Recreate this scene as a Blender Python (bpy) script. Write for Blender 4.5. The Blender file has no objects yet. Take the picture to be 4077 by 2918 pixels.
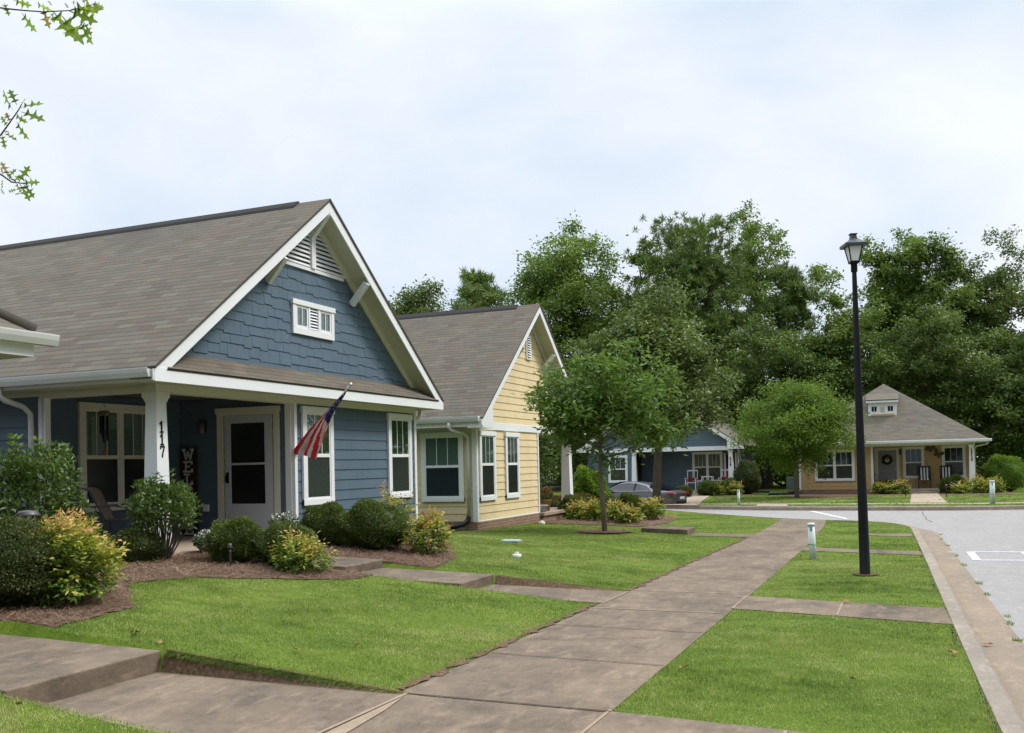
import bpy, bmesh, math, random
import numpy as np
from mathutils import Vector, Matrix
from mathutils.geometry import tessellate_polygon
S = bpy.context.scene
COL = S.collection
R = math.radians
# ------------------------------------------------------------------ camera
F, YAW, PIT, ROL, SHY = 3805.67, .391495, .020946, -.0216072, 312.62
fwd = Vector((-math.sin(YAW)*math.cos(PIT), math.cos(YAW)*math.cos(PIT), math.sin(PIT)))
rgt = Vector((math.cos(YAW), math.sin(YAW), 0)); upv = rgt.cross(fwd)
r2 = rgt*math.cos(ROL)+upv*math.sin(ROL); u2 = -rgt*math.sin(ROL)+upv*math.cos(ROL)
cam = bpy.data.cameras.new('camera'); co = bpy.data.objects.new('camera', cam); COL.objects.link(co)
co.matrix_world = Matrix(((r2.x, u2.x, -fwd.x, 0), (r2.y, u2.y, -fwd.y, 0), (r2.z, u2.z, -fwd.z, 1.6), (0, 0, 0, 1)))
cam.sensor_width = 36; cam.lens = F/4077*36; cam.shift_y = SHY/4077; cam.clip_end = 600; cam.clip_start = .05
S.camera = co
# ------------------------------------------------------------------ sky, sun, exposure
SUN_EL, SUN_AZ = 52, 62           # azimuth measured from +Y towards +X
W = bpy.data.worlds.new('World'); S.world = W; W.use_nodes = True
nt = W.node_tree; N = nt.nodes; Lk = nt.links; N.clear()
def wn(t, **k):
    n = N.new(t)
    for a, b in k.items(): setattr(n, a, b)
    return n
sky = wn('ShaderNodeTexSky', sky_type='NISHITA', sun_disc=False, sun_elevation=R(SUN_EL), sun_rotation=R(SUN_AZ))
geo = wn('ShaderNodeNewGeometry'); neg = wn('ShaderNodeVectorMath', operation='SCALE'); neg.inputs['Scale'].default_value = -1
Lk.new(geo.outputs['Incoming'], neg.inputs[0])
tc = wn('ShaderNodeTexCoord')
sep = wn('ShaderNodeSeparateXYZ'); Lk.new(tc.outputs['Generated'], sep.inputs[0])
mp = wn('ShaderNodeMapping'); mp.inputs['Scale'].default_value = (1, 1, 2.4); mp.inputs['Rotation'].default_value = (.25, .35, .6); Lk.new(tc.outputs['Generated'], mp.inputs[0])
nz = wn('ShaderNodeTexNoise'); nz.inputs['Scale'].default_value = 1.5; nz.inputs['Detail'].default_value = 6; nz.inputs['Roughness'].default_value = .5; nz.inputs['Distortion'].default_value = .3; Lk.new(mp.outputs[0], nz.inputs['Vector'])
cr = wn('ShaderNodeValToRGB'); cr.color_ramp.elements[0].position = .36; cr.color_ramp.elements[1].position = .60
cr.color_ramp.elements[0].color = (.53, .63, .765, 1); cr.color_ramp.elements[1].color = (.805, .84, .89, 1)
Lk.new(nz.outputs['Fac'], cr.inputs[0])
sc1 = wn('ShaderNodeVectorMath', operation='SCALE'); sc1.inputs['Scale'].default_value = .1; Lk.new(sky.outputs[0], sc1.inputs[0])
mixc = wn('ShaderNodeMix', data_type='RGBA'); mixc.inputs['Factor'].default_value = .94
Lk.new(sc1.outputs[0], mixc.inputs[6]); Lk.new(cr.outputs[0], mixc.inputs[7])
# overcast sky: brighter towards the zenith
mr = wn('ShaderNodeMapRange'); mr.inputs[1].default_value = .42; mr.inputs[2].default_value = 1.0; mr.inputs[3].default_value = 1.0; mr.inputs[4].default_value = 3.3; Lk.new(sep.outputs[2], mr.inputs[0])
sc2 = wn('ShaderNodeVectorMath', operation='SCALE'); Lk.new(mixc.outputs[2], sc2.inputs[0]); Lk.new(mr.outputs[0], sc2.inputs['Scale'])
# sky dimmed low behind the viewer, added to deepen the porch shade
dt = wn('ShaderNodeVectorMath', operation='DOT_PRODUCT'); dt.inputs[1].default_value = (.78, -.62, -.25); Lk.new(tc.outputs['Generated'], dt.inputs[0])
mb = wn('ShaderNodeMapRange'); mb.inputs[1].default_value = .05; mb.inputs[2].default_value = .8; mb.inputs[3].default_value = 1; mb.inputs[4].default_value = .6; Lk.new(dt.outputs['Value'], mb.inputs[0])
sc3 = wn('ShaderNodeVectorMath', operation='SCALE'); Lk.new(sc2.outputs[0], sc3.inputs[0]); Lk.new(mb.outputs[0], sc3.inputs['Scale'])
bg = wn('ShaderNodeBackground'); Lk.new(sc3.outputs[0], bg.inputs[0]); bg.inputs[1].default_value = 1.0
wo = wn('ShaderNodeOutputWorld'); Lk.new(bg.outputs[0], wo.inputs[0])
sl = bpy.data.lights.new('sun', 'SUN'); sl.energy = 2.5; sl.angle = R(14); sl.color = (1, .96, .9)
so = bpy.data.objects.new('sun', sl); COL.objects.link(so)
sd = Vector((math.sin(R(SUN_AZ))*math.cos(R(SUN_EL)), math.cos(R(SUN_AZ))*math.cos(R(SUN_EL)), math.sin(R(SUN_EL))))
so.rotation_euler = sd.to_track_quat('Z', 'Y').to_euler(); so.location = (20, 10, 40)
S.view_settings.view_transform = 'Standard'; S.view_settings.look = 'None'; S.view_settings.gamma = 1; S.view_settings.exposure = 0.3
S.view_settings.use_curve_mapping = False
S.cycles.max_bounces = 6; S.cycles.transparent_max_bounces = 8; S.cycles.diffuse_bounces = 3; S.cycles.glossy_bounces = 3
rng = np.random.default_rng(7); random.seed(7)
# ------------------------------------------------------------------ terrain
def T(X, Y):
    X = np.asarray(X, float); Y = np.asarray(Y, float)
    zb = np.interp(Y, [16, 27, 34, 37, 46, 60], [0, -.04, -.05, -.12, -.18, -.2])
    A = np.interp(Y, [13, 16, 18, 20, 26, 28], [.5, .42, .22, .12, .05, 0])
    Z = zb+A*np.clip((-3.3-X)/5.7, 0, .93)-.5*np.exp(-((X+12.5)/4.5)**2-((Y-43.5)/3.2)**2)
    for x0, x1, y0, y1, f in CUTS: Z = np.where((X > x0) & (X < x1) & (Y > y0) & (Y < y1), np.minimum(Z, f(X)), Z)
    return Z
CUTS = [(-5.52, -3.3, 4.47, 5.955, lambda x: .03*(-3.3-x)/2.2), (-16, -5.52, 4.47, 5.955, lambda x: .13+.026*(-5.48-x)), (-5.07, -3.24, 10.43, 11.49, lambda x: .045*(-3.24-x)/1.8),
        (-6.74, -5.07, 10.43, 11.49, lambda x: .11+.03*(-5.03-x)), (-9.4, -6.74, 10.43, 11.49, lambda x: .27+.04*(-6.69-x)), (-4.5, -3.05, 20.2, 21.52, lambda x: 0*x-.02)]
# ------------------------------------------------------------------ materials
MATS = {}
def mat(name, col=(.5, .5, .5), rough=.7, spec=.3, build=None, metal=0):
    if name in MATS: return MATS[name]
    m = bpy.data.materials.new(name); m.use_nodes = True; MATS[name] = m
    t = m.node_tree; b = t.nodes['Principled BSDF']
    b.inputs['Base Color'].default_value = (*col, 1); b.inputs['Roughness'].default_value = rough
    b.inputs['Specular IOR Level'].default_value = spec; b.inputs['Metallic'].default_value = metal
    if build: build(t, b)
    return m
def nd(t, ty, **k):
    n = t.nodes.new(ty)
    for a, b in k.items(): setattr(n, a, b)
    return n
def ramp(t, src, stops, interp='LINEAR'):
    r = nd(t, 'ShaderNodeValToRGB'); e = r.color_ramp; e.interpolation = interp
    while len(e.elements) < len(stops): e.elements.new(.5)
    for i, (p, c) in enumerate(stops):
        e.elements[i].position = p; e.elements[i].color = (*c, 1)
    t.links.new(src, r.inputs[0]); return r.outputs[0]
def noise(t, scale, detail=3, rough=.5, coord='Object', sc=(1, 1, 1), dist=0):
    c = nd(t, 'ShaderNodeTexCoord'); m = nd(t, 'ShaderNodeMapping'); m.inputs['Scale'].default_value = sc
    n = nd(t, 'ShaderNodeTexNoise'); n.inputs['Scale'].default_value = scale; n.inputs['Detail'].default_value = detail
    n.inputs['Roughness'].default_value = rough; n.inputs['Distortion'].default_value = dist
    if coord == 'World':
        g = nd(t, 'ShaderNodeNewGeometry'); t.links.new(g.outputs['Position'], m.inputs[0])
    else: t.links.new(c.outputs[coord], m.inputs[0])
    t.links.new(m.outputs[0], n.inputs['Vector']); return n.outputs['Fac']
def mixcol(t, a, b, fac, mode='MIX'):
    m = nd(t, 'ShaderNodeMix', data_type='RGBA', blend_type=mode)
    for s, v in ((0, fac), (6, a), (7, b)):
        if isinstance(v, (int, float)): m.inputs[s].default_value = v
        elif isinstance(v, tuple): m.inputs[s].default_value = (*v, 1)
        else: t.links.new(v, m.inputs[s])
    return m.outputs[2]
def bump(t, b, h, strength=.3, dist=.01):
    n = nd(t, 'ShaderNodeBump'); n.inputs['Strength'].default_value = strength; n.inputs['Distance'].default_value = dist
    t.links.new(h, n.inputs['Height']); t.links.new(n.outputs[0], b.inputs['Normal'])
def mth(t, op, a, b=None, c=None):
    m = nd(t, 'ShaderNodeMath', operation=op)
    for i, v in enumerate((a, b, c)):
        if v is None: continue
        if isinstance(v, (int, float)): m.inputs[i].default_value = v
        else: t.links.new(v, m.inputs[i])
    return m.outputs[0]
def painted(col, var=.1, dirt=(.25, .24, .2), dirtamt=.25):
    def f(t, b):
        n1 = noise(t, 1.3, 4, .6, 'World', (1, 1, .6)); n2 = noise(t, 60, 2, .5, 'World', (.15, .15, 1))
        c = mixcol(t, tuple(x*(1-var) for x in col), tuple(min(1, x*(1+var)) for x in col), n2)
        fac = mth(t, 'MULTIPLY', mth(t, 'SUBTRACT', n1, .45), dirtamt*3); 
        m = nd(t, 'ShaderNodeClamp'); t.links.new(fac, m.inputs[0]); m.inputs[2].default_value = dirtamt
        t.links.new(mixcol(t, c, dirt, m.outputs[0]), b.inputs['Base Color'])
        bump(t, b, n2, .15, .004)
    return f
def siding_mat(name, col): return mat(name, col, .62, .25, painted(col, .13, tuple(x*.6 for x in col), .35))
WHITE = mat('white_paint', (.74, .75, .76), .5, .3, painted((.74, .75, .76), .03, (.45, .45, .40), .10))
SOFF = mat('soffit_paint', (.56, .56, .45), .6, .2, painted((.56, .56, .45), .03, (.35, .35, .30), .1))
CREAM = mat('cream_trim', (.66, .64, .53), .5, .3, painted((.66, .64, .53), .03, (.45, .44, .36), .1))
GUT = mat('gutter_metal', (.60, .61, .60), .35, .4, painted((.60, .61, .60), .03, (.36, .38, .28), .3))
BLUE = siding_mat('blue_siding', (.096, .140, .184))
YEL = siding_mat('yellow_siding', (.70, .56, .335))
YEL2 = siding_mat('ochre_siding', (.50, .34, .17))
GREY = siding_mat('grey_siding', (.10, .11, .125)); OLIVE = siding_mat('olive_siding', (.10, .105, .095))
def shingle(t, b):
    uv = nd(t, 'ShaderNodeUVMap'); sp = nd(t, 'ShaderNodeSeparateXYZ'); t.links.new(uv.outputs[0], sp.inputs[0])
    u, v = sp.outputs[0], sp.outputs[1]
    row = mth(t, 'FLOOR', mth(t, 'DIVIDE', v, .127)); fr = mth(t, 'FRACT', mth(t, 'DIVIDE', v, .127))
    wn1 = nd(t, 'ShaderNodeTexWhiteNoise', noise_dimensions='1D'); t.links.new(row, wn1.inputs['W'])
    uu = mth(t, 'ADD', mth(t, 'DIVIDE', u, .31), mth(t, 'MULTIPLY', row, .5)); uu = mth(t, 'ADD', uu, mth(t, 'MULTIPLY', wn1.outputs[0], .12))
    colm = mth(t, 'FLOOR', uu); fu = mth(t, 'FRACT', uu)
    cb = nd(t, 'ShaderNodeCombineXYZ'); t.links.new(colm, cb.inputs[0]); t.links.new(row, cb.inputs[1])
    w2 = nd(t, 'ShaderNodeTexWhiteNoise', noise_dimensions='2D'); t.links.new(cb.outputs[0], w2.inputs['Vector'])
    c = ramp(t, w2.outputs[0], [(0, (.120, .096, .074)), (.2, (.134, .115, .086)), (.45, (.144, .127, .096)), (.62, (.156, .118, .087)), (.8, (.164, .148, .112)), (1, (.128, .113, .090))])
    blot = noise(t, .55, 4, .6, 'World', (1, 1, .5)); 
    c = mixcol(t, c, (.095, .085, .078), ramp(t, blot, [(.55, (0, 0, 0)), (.78, (.75, .75, .75))]))
    gr = noise(t, 140, 2, .6, 'World'); c = mixcol(t, c, (.07, .065, .06), mth(t, 'MULTIPLY', gr, .30))
    e1 = mth(t, 'LESS_THAN', fr, .15); e2 = mth(t, 'LESS_THAN', fu, .022); edge = mth(t, 'MAXIMUM', e1, mth(t, 'MULTIPLY', e2, .75))
    c = mixcol(t, c, (.05, .045, .04), mth(t, 'MULTIPLY', edge, .66))
    t.links.new(c, b.inputs['Base Color'])
    h = mth(t, 'SUBTRACT', mth(t, 'SUBTRACT', mth(t, 'MULTIPLY', w2.outputs[0], .3), mth(t, 'MULTIPLY', fr, .4)), mth(t, 'MULTIPLY', edge, .6))
    bump(t, b, h, .5, .008)
SHG = mat('asphalt_shingle', (.2, .18, .16), .9, .15, shingle)
def brick(t, b):
    c = nd(t, 'ShaderNodeNewGeometry'); sp = nd(t, 'ShaderNodeSeparateXYZ'); t.links.new(c.outputs['Position'], sp.inputs[0])
    cb = nd(t, 'ShaderNodeCombineXYZ'); t.links.new(mth(t, 'ADD', sp.outputs[0], sp.outputs[1]), cb.inputs[0]); t.links.new(sp.outputs[2], cb.inputs[1])
    br = nd(t, 'ShaderNodeTexBrick'); t.links.new(cb.outputs[0], br.inputs['Vector'])
    br.inputs['Color1'].default_value = (.23, .115, .07, 1); br.inputs['Color2'].default_value = (.30, .17, .105, 1); br.inputs['Mortar'].default_value = (.35, .31, .26, 1)
    br.inputs['Scale'].default_value = 1; br.inputs['Brick Width'].default_value = .2; br.inputs['Row Height'].default_value = .068; br.inputs['Mortar Size'].default_value = .007
    t.links.new(mixcol(t, br.outputs[0], (.12, .09, .07), mth(t, 'MULTIPLY', noise(t, 6, 4), .5)), b.inputs['Base Color']); bump(t, b, br.outputs['Fac'], -.4, .006)
BRICK = mat('brick', (.25, .13, .08), .85, .2, brick)
def concrete(base, dark, lo=.35, hi=.68, spots=True):
    def f(t, b):
        a = noise(t, .9, 9, .72, 'World', (1, .55, 1), .3); s = noise(t, 26, 4, .65, 'World'); p = noise(t, 110, 2, .5, 'World')
        a2 = noise(t, 3.4, 8, .7, 'World', (1, 1.2, 1), .3)
        c = mixcol(t, dark, base, ramp(t, mth(t, 'ADD', mth(t, 'MULTIPLY', a, .65), mth(t, 'MULTIPLY', a2, .35)), [(lo, (0, 0, 0)), (hi, (1, 1, 1))]))
        c = mixcol(t, c, tuple(x*.55 for x in dark), mth(t, 'MULTIPLY', s, .45))
        fine = noise(t, 8, 7, .72, 'World', (1, .35, 1), .4); c = mixcol(t, c, tuple(min(1, x*1.25) for x in base), ramp(t, fine, [(.52, (0, 0, 0)), (.72, (.55, .55, .55))]))
        if spots: c = mixcol(t, c, tuple(min(1, x*1.7) for x in base), ramp(t, p, [(.66, (0, 0, 0)), (.72, (.55, .55, .55))]))
        t.links.new(c, b.inputs['Base Color']); bump(t, b, mth(t, 'ADD', s, mth(t, 'MULTIPLY', p, .5)), .35, .006)
    return f
CONC = mat('weathered_concrete', (.25, .2, .16), .88, .2, concrete((.262, .196, .134), (.092, .074, .058), .37, .62))
CONC2 = mat('pale_concrete', (.42, .33, .25), .88, .2, concrete((.45, .35, .26), (.30, .24, .185)))
KERBM = mat('kerb_concrete', (.36, .31, .25), .9, .2, concrete((.36, .30, .235), (.20, .17, .14)))
GUTP = mat('gutter_pan_concrete', (.30, .24, .18), .88, .2, concrete((.33, .25, .17), (.20, .165, .13)))
ASPH = mat('grey_asphalt', (.3, .29, .28), .9, .2, concrete((.335, .313, .297), (.262, .245, .233), .3, .7))
RPAINT = mat('road_paint', (.62, .62, .62), .8, .2, concrete((.66, .66, .66), (.45, .45, .45), .3, .5, False))
JOINT = mat('concrete_joint', (.09, .07, .05), .95, .1, concrete((.10, .08, .06), (.05, .04, .03)))
SANDM = mat('sandy_joint', (.36, .27, .19), .95, .1, concrete((.40, .30, .21), (.24, .185, .13)))
def soilf(t, b):
    n = noise(t, 9, 6, .7, 'World'); c = ramp(t, n, [(.3, (.06, .038, .026)), (.5, (.13, .082, .056)), (.7, (.22, .145, .10))])
    t.links.new(c, b.inputs['Base Color']); bump(t, b, noise(t, 60, 4, .7, 'World'), .7, .02)
MULCH = mat('mulch', (.14, .08, .05), .95, .1, soilf)
THATCH = mat('dry_thatch', (.13, .09, .05), .95, .1, lambda t, b: (t.links.new(ramp(t, noise(t, 30, 5, .7, 'World'), [(.3, (.05, .035, .02)), (.55, (.13, .085, .05)), (.75, (.24, .17, .10))]), b.inputs['Base Color'])))
def lawnf(t, b):
    n = noise(t, .8, 4, .6, 'World'); n2 = noise(t, 7, 5, .65, 'World'); n3 = noise(t, 90, 3, .6, 'World')
    c = mixcol(t, (.10, .165, .016), (.19, .27, .03), ramp(t, n, [(.35, (0, 0, 0)), (.65, (1, 1, 1))]))
    c = mixcol(t, c, (.23, .24, .05), ramp(t, n2, [(.55, (0, 0, 0)), (.75, (.6, .6, .6))]))
    c = mixcol(t, c, (.02, .04, .006), mth(t, 'MULTIPLY', n3, .6))
    t.links.new(c, b.inputs['Base Color']); bump(t, b, mth(t, 'ADD', n3, n2), .8, .03)
LAWN = mat('lawn_turf', (.09, .15, .02), .95, .1, lawnf)
def leafmat(name, stops, rough=.55, trans=.25, big=None, nscale=1.6):
    def f(t, b):
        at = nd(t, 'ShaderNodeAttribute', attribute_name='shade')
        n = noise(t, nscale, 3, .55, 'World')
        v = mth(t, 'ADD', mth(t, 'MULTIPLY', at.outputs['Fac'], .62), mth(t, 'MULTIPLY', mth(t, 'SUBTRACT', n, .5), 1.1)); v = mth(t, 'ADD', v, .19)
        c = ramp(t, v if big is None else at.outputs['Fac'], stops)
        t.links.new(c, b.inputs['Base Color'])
        tr = nd(t, 'ShaderNodeBsdfTranslucent'); t.links.new(mixcol(t, c, (.35, .42, .03), .25), tr.inputs[0])
        mx = nd(t, 'ShaderNodeMixShader'); mx.inputs[0].default_value = trans
        o = t.nodes['Material Output']; t.links.new(b.outputs[0], mx.inputs[1]); t.links.new(tr.outputs[0], mx.inputs[2]); t.links.new(mx.outputs[0], o.inputs[0])
    return mat(name, (.1, .2, .05), rough, .35, f)
BARK = mat('bark', (.11, .09, .07), .9, .1, lambda t, b: (t.links.new(ramp(t, noise(t, 14, 5, .7, 'Object', (3, 3, .5)), [(.3, (.055, .045, .035)), (.7, (.17, .145, .12))]), b.inputs['Base Color']), bump(t, b, noise(t, 24, 4, .7, 'Object', (3, 3, .4)), .8, .02)))
BARKL = mat('pale_bark', (.22, .19, .15), .9, .1, lambda t, b: (t.links.new(ramp(t, noise(t, 14, 5, .7, 'Object', (3, 3, .5)), [(.3, (.12, .10, .08)), (.7, (.29, .25, .205))]), b.inputs['Base Color']), bump(t, b, noise(t, 24, 4, .7, 'Object', (3, 3, .4)), .8, .02)))
BLACK = mat('black_paint', (.007, .007, .009), .5, .25)
DARKM = mat('dark_metal', (.03, .03, .032), .45, .5)
PLAST = mat('black_plastic', (.012, .012, .013), .4, .4)
GLASSD = mat('dark_interior', (.012, .014, .013), .6, .2)
def glassf(t, b):
    fr = nd(t, 'ShaderNodeLayerWeight'); fr.inputs[0].default_value = .35
    tr = nd(t, 'ShaderNodeBsdfTransparent'); tr.inputs[0].default_value = (.80, .86, .84, 1); gl = nd(t, 'ShaderNodeBsdfGlossy'); gl.inputs['Roughness'].default_value = .03
    gl.inputs[0].default_value = (.75, .8, .8, 1)
    mx = nd(t, 'ShaderNodeMixShader'); t.links.new(mth(t, 'ADD', mth(t, 'MULTIPLY', fr.outputs['Fresnel'], .42), .02), mx.inputs[0]); t.links.new(tr.outputs[0], mx.inputs[1]); t.links.new(gl.outputs[0], mx.inputs[2])
    t.links.new(mx.outputs[0], t.nodes['Material Output'].inputs[0])
GLASS = mat('window_glass', build=glassf)
def mesh_glass(t, b):
    tr = nd(t, 'ShaderNodeBsdfTransparent'); tr.inputs[0].default_value = (.62, .66, .66, 1); gl = nd(t, 'ShaderNodeBsdfGlossy'); gl.inputs['Roughness'].default_value = .25; mx = nd(t, 'ShaderNodeMixShader'); mx.inputs[0].default_value = .06
    t.links.new(tr.outputs[0], mx.inputs[1]); t.links.new(gl.outputs[0], mx.inputs[2]); t.links.new(mx.outputs[0], t.nodes['Material Output'].inputs[0])
GLASS2 = mat('screened_glass', build=mesh_glass)
def blindf(col, period=.026):
    def f(t, b):
        g = nd(t, 'ShaderNodeNewGeometry'); sp = nd(t, 'ShaderNodeSeparateXYZ'); t.links.new(g.outputs['Position'], sp.inputs[0])
        fr = mth(t, 'FRACT', mth(t, 'DIVIDE', sp.outputs[2], period))
        c = mixcol(t, tuple(x*.35 for x in col), col, ramp(t, fr, [(.0, (0, 0, 0)), (.22, (.8, .8, .8)), (1, (1, 1, 1))])); t.links.new(c, b.inputs['Base Color'])
    return f
BLIND_G = mat('teal_grey_blind', (.2, .3, .28), .7, .2, blindf((.30, .37, .32), .05))
BLIND_D = mat('dim_blind', (.1, .1, .09), .7, .2, blindf((.115, .115, .10), .04))
BLIND_O = mat('green_tinted_blind', (.1, .13, .06), .7, .2, blindf((.13, .16, .085), .04))
SCREEN = mat('insect_screen', (.035, .042, .045), .8, .1, blindf((.06, .065, .066), .05))
DIMI = mat('far_dim_interior', (.03, .034, .032), .6, .2)
DOORW = mat('door_paint', (.50, .53, .58), .45, .35, painted((.50, .53, .58), .02, (.4, .4, .4), .05))
# ------------------------------------------------------------------ mesh helpers
class MB:
    def __init__(s): s.v = []; s.f = []; s.uv = []; s.sm = []
    def add(s, vs, fs, uvs=None, smooth=False):
        o = len(s.v); s.v += [tuple(p) for p in vs]
        for i, f in enumerate(fs):
            s.f.append([o+j for j in f]); s.uv.append(uvs[i] if uvs else None); s.sm.append(smooth)
    def box(s, x0, x1, y0, y1, z0, z1, fr=None):
        c = [(x, y, z) for z in (z0, z1) for y in (y0, y1) for x in (x0, x1)]
        if fr: c = [fr(*p) for p in c]
        s.add(c, [(0, 2, 3, 1), (4, 5, 7, 6), (0, 1, 5, 4), (2, 6, 7, 3), (0, 4, 6, 2), (1, 3, 7, 5)])
    def bx(s, c, d, rz=0, rx=0, ry=0):
        M = Matrix.Translation(c) @ Matrix.Rotation(rz, 4, 'Z') @ Matrix.Rotation(ry, 4, 'Y') @ Matrix.Rotation(rx, 4, 'X')
        s.box(-d[0]/2, d[0]/2, -d[1]/2, d[1]/2, -d[2]/2, d[2]/2, lambda x, y, z: tuple(M @ Vector((x, y, z))))
    def beam(s, a, b, w, h, up=(0, 0, 1)):
        a = Vector(a); b = Vector(b); d = (b-a).normalized(); U = Vector(up); sx = d.cross(U).normalized(); U = sx.cross(d)
        c = []
        for p in (a, b):
            for i, j in ((-1, -1), (1, -1), (1, 1), (-1, 1)): c.append(p+sx*(i*w/2)+U*(j*h/2))
        s.add(c, [(0, 3, 2, 1), (4, 5, 6, 7), (0, 1, 5, 4), (1, 2, 6, 5), (2, 3, 7, 6), (3, 0, 4, 7)])
    def tube(s, pts, r, n=8, cap=True):
        P = [Vector(p) for p in pts]; rr = r if isinstance(r, (list, tuple)) else [r]*len(P)
        vs = []; prev = None
        for i, p in enumerate(P):
            d = (P[min(i+1, len(P)-1)]-P[max(i-1, 0)]).normalized()
            if prev is None: a = d.orthogonal().normalized()
            else: a = (prev-d*prev.dot(d)).normalized()
            prev = a; b2 = d.cross(a)
            for k in range(n):
                t = 2*math.pi*k/n; vs.append(p+(a*math.cos(t)+b2*math.sin(t))*rr[i])
        fs = [(i*n+k, i*n+(k+1) % n, (i+1)*n+(k+1) % n, (i+1)*n+k) for i in range(len(P)-1) for k in range(n)]
        if cap: fs += [tuple(range(n))[::-1], tuple(range((len(P)-1)*n, len(P)*n))]
        s.add(vs, fs, smooth=n > 5)
    def lathe(s, prof, c=(0, 0, 0), n=20):
        vs = []
        for r_, z in prof:
            for k in range(n):
                t = 2*math.pi*k/n; vs.append((c[0]+r_*math.cos(t), c[1]+r_*math.sin(t), c[2]+z))
        m = len(prof); fs = [(i*n+k, i*n+(k+1) % n, (i+1)*n+(k+1) % n, (i+1)*n+k) for i in range(m-1) for k in range(n)]
        fs += [tuple(range(n))[::-1], tuple(range((m-1)*n, m*n))]
        s.add(vs, fs, smooth=True)
    def poly(s, pts, h, fr=None):          # prism from 2D polygon pts (x,y) between h0,h1
        n = len(pts); c = [(x, y, z) for z in h for x, y in pts]
        if fr: c = [fr(*p) for p in c]
        s.add(c, [tuple(range(n))[::-1], tuple(range(n, 2*n))]+[(i, (i+1) % n, n+(i+1) % n, n+i) for i in range(n)])
    def build(s, name, m, parent=None, bevel=0):
        me = bpy.data.meshes.new(name); me.from_pydata(s.v, [], s.f)
        if any(u is not None for u in s.uv):
            l = me.uv_layers.new(name='UVMap'); i = 0
            for f, u in zip(s.f, s.uv):
                for k in range(len(f)):
                    if u is not None: l.data[i].uv = u[k]
                    i += 1
        me.polygons.foreach_set('use_smooth', s.sm); me.materials.append(m); me.update()
        if len(me.polygons) < 60000:
            bm = bmesh.new(); bm.from_mesh(me); bmesh.ops.recalc_face_normals(bm, faces=bm.faces); bm.to_mesh(me); bm.free()
        return link(name, me, parent, bevel)
WINV = {}
# children are modelled in world coordinates; the root's inverse goes in the first level only
def link(name, me, parent=None, bevel=0):
    o = bpy.data.objects.new(name, me); COL.objects.link(o)
    if parent is not None:
        o.parent = parent
        if parent.name in WINV: o.matrix_parent_inverse = WINV[parent.name]
    if bevel:
        b = o.modifiers.new('b', 'BEVEL'); b.width = bevel; b.segments = 2; b.limit_method = 'ANGLE'; b.angle_limit = .6
    return o
def tag(o, label=None, cat=None, group=None, kind=None):
    if label: o['label'] = label
    if cat: o['category'] = cat
    if group: o['group'] = group
    if kind: o['kind'] = kind
    return o
def thing(name, label, cat, loc=(0, 0, 0), group=None, local=False, rz=0):
    o = bpy.data.objects.new(name, None); COL.objects.link(o); o.location = loc; o.rotation_euler = (0, 0, rz); o.empty_display_size = .2
    if not local: WINV[o.name] = Matrix.Translation([-c for c in loc])
    return tag(o, label, cat, group)
def dup(o, loc, label, rz=None, group=None, scale=None):
    def cp(x, par):
        c = x.copy(); COL.objects.link(c)
        if par is not None: c.parent = par
        for ch in x.children: cp(ch, c)
        return c
    r = cp(o, None); r.location = loc; r['label'] = label
    if rz is not None: r.rotation_euler = (0, 0, rz)
    if group: r['group'] = group
    if scale: r.scale = scale
    return r
def npmesh(name, V, Fc, shade=None):
    me = bpy.data.meshes.new(name); nf, k = Fc.shape
    me.vertices.add(len(V)); me.vertices.foreach_set('co', np.ascontiguousarray(V, np.float32).ravel())
    me.loops.add(nf*k); me.loops.foreach_set('vertex_index', np.ascontiguousarray(Fc, np.int32).ravel())
    me.polygons.add(nf); me.polygons.foreach_set('loop_start', np.arange(0, nf*k, k, dtype=np.int32))
    try: me.polygons.foreach_set('loop_total', np.full(nf, k, np.int32))
    except Exception: pass
    me.update(calc_edges=True)
    if shade is not None:
        a = me.attributes.new('shade', 'FLOAT', 'FACE'); a.data.foreach_set('value', np.ascontiguousarray(shade, np.float32))
    return me
def leaves(C, L, Wd, D=None, up=.3, fold=.25, shade=None, droop=0, rg=None):
    """rhombic leaves folded on the midrib: C centres Nx3, L length, Wd width, D mean direction Nx3"""
    g = rg or rng; n = len(C); d = g.normal(size=(n, 3)); d[:, 2] = d[:, 2]*.6+up
    if D is not None: d = d*.55+D
    d[:, 2] -= droop
    d /= np.linalg.norm(d, axis=1)[:, None]
    s = np.cross(d, g.normal(size=(n, 3))*.6+[0, 0, 1.0]); s /= np.linalg.norm(s, axis=1)[:, None]+1e-9
    nn = np.cross(s, d); l = (L*g.uniform(.7, 1.25, n))[:, None]; w = (Wd*g.uniform(.75, 1.2, n))[:, None]
    a = C; tip = C+d*l; m1 = C+d*l*.45+s*w*.5+nn*w*fold; m2 = C+d*l*.45-s*w*.5+nn*w*fold
    V = np.stack([a, m1, tip, m2], 1).reshape(-1, 3)
    i = np.arange(n)[:, None]*4
    Fc = np.concatenate([i+[[0, 1, 2]], i+[[0, 2, 3]]], 1).reshape(-1, 3)
    sh = g.uniform(0, 1, n) if shade is None else shade
    return V, Fc, np.repeat(sh, 2)
def cat(parts):
    V = []; Fc = []; Sh = []; o = 0
    for v, f, s in parts: V.append(v); Fc.append(f+o); Sh.append(s); o += len(v)
    return np.concatenate(V), np.concatenate(Fc), np.concatenate(Sh)
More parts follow.
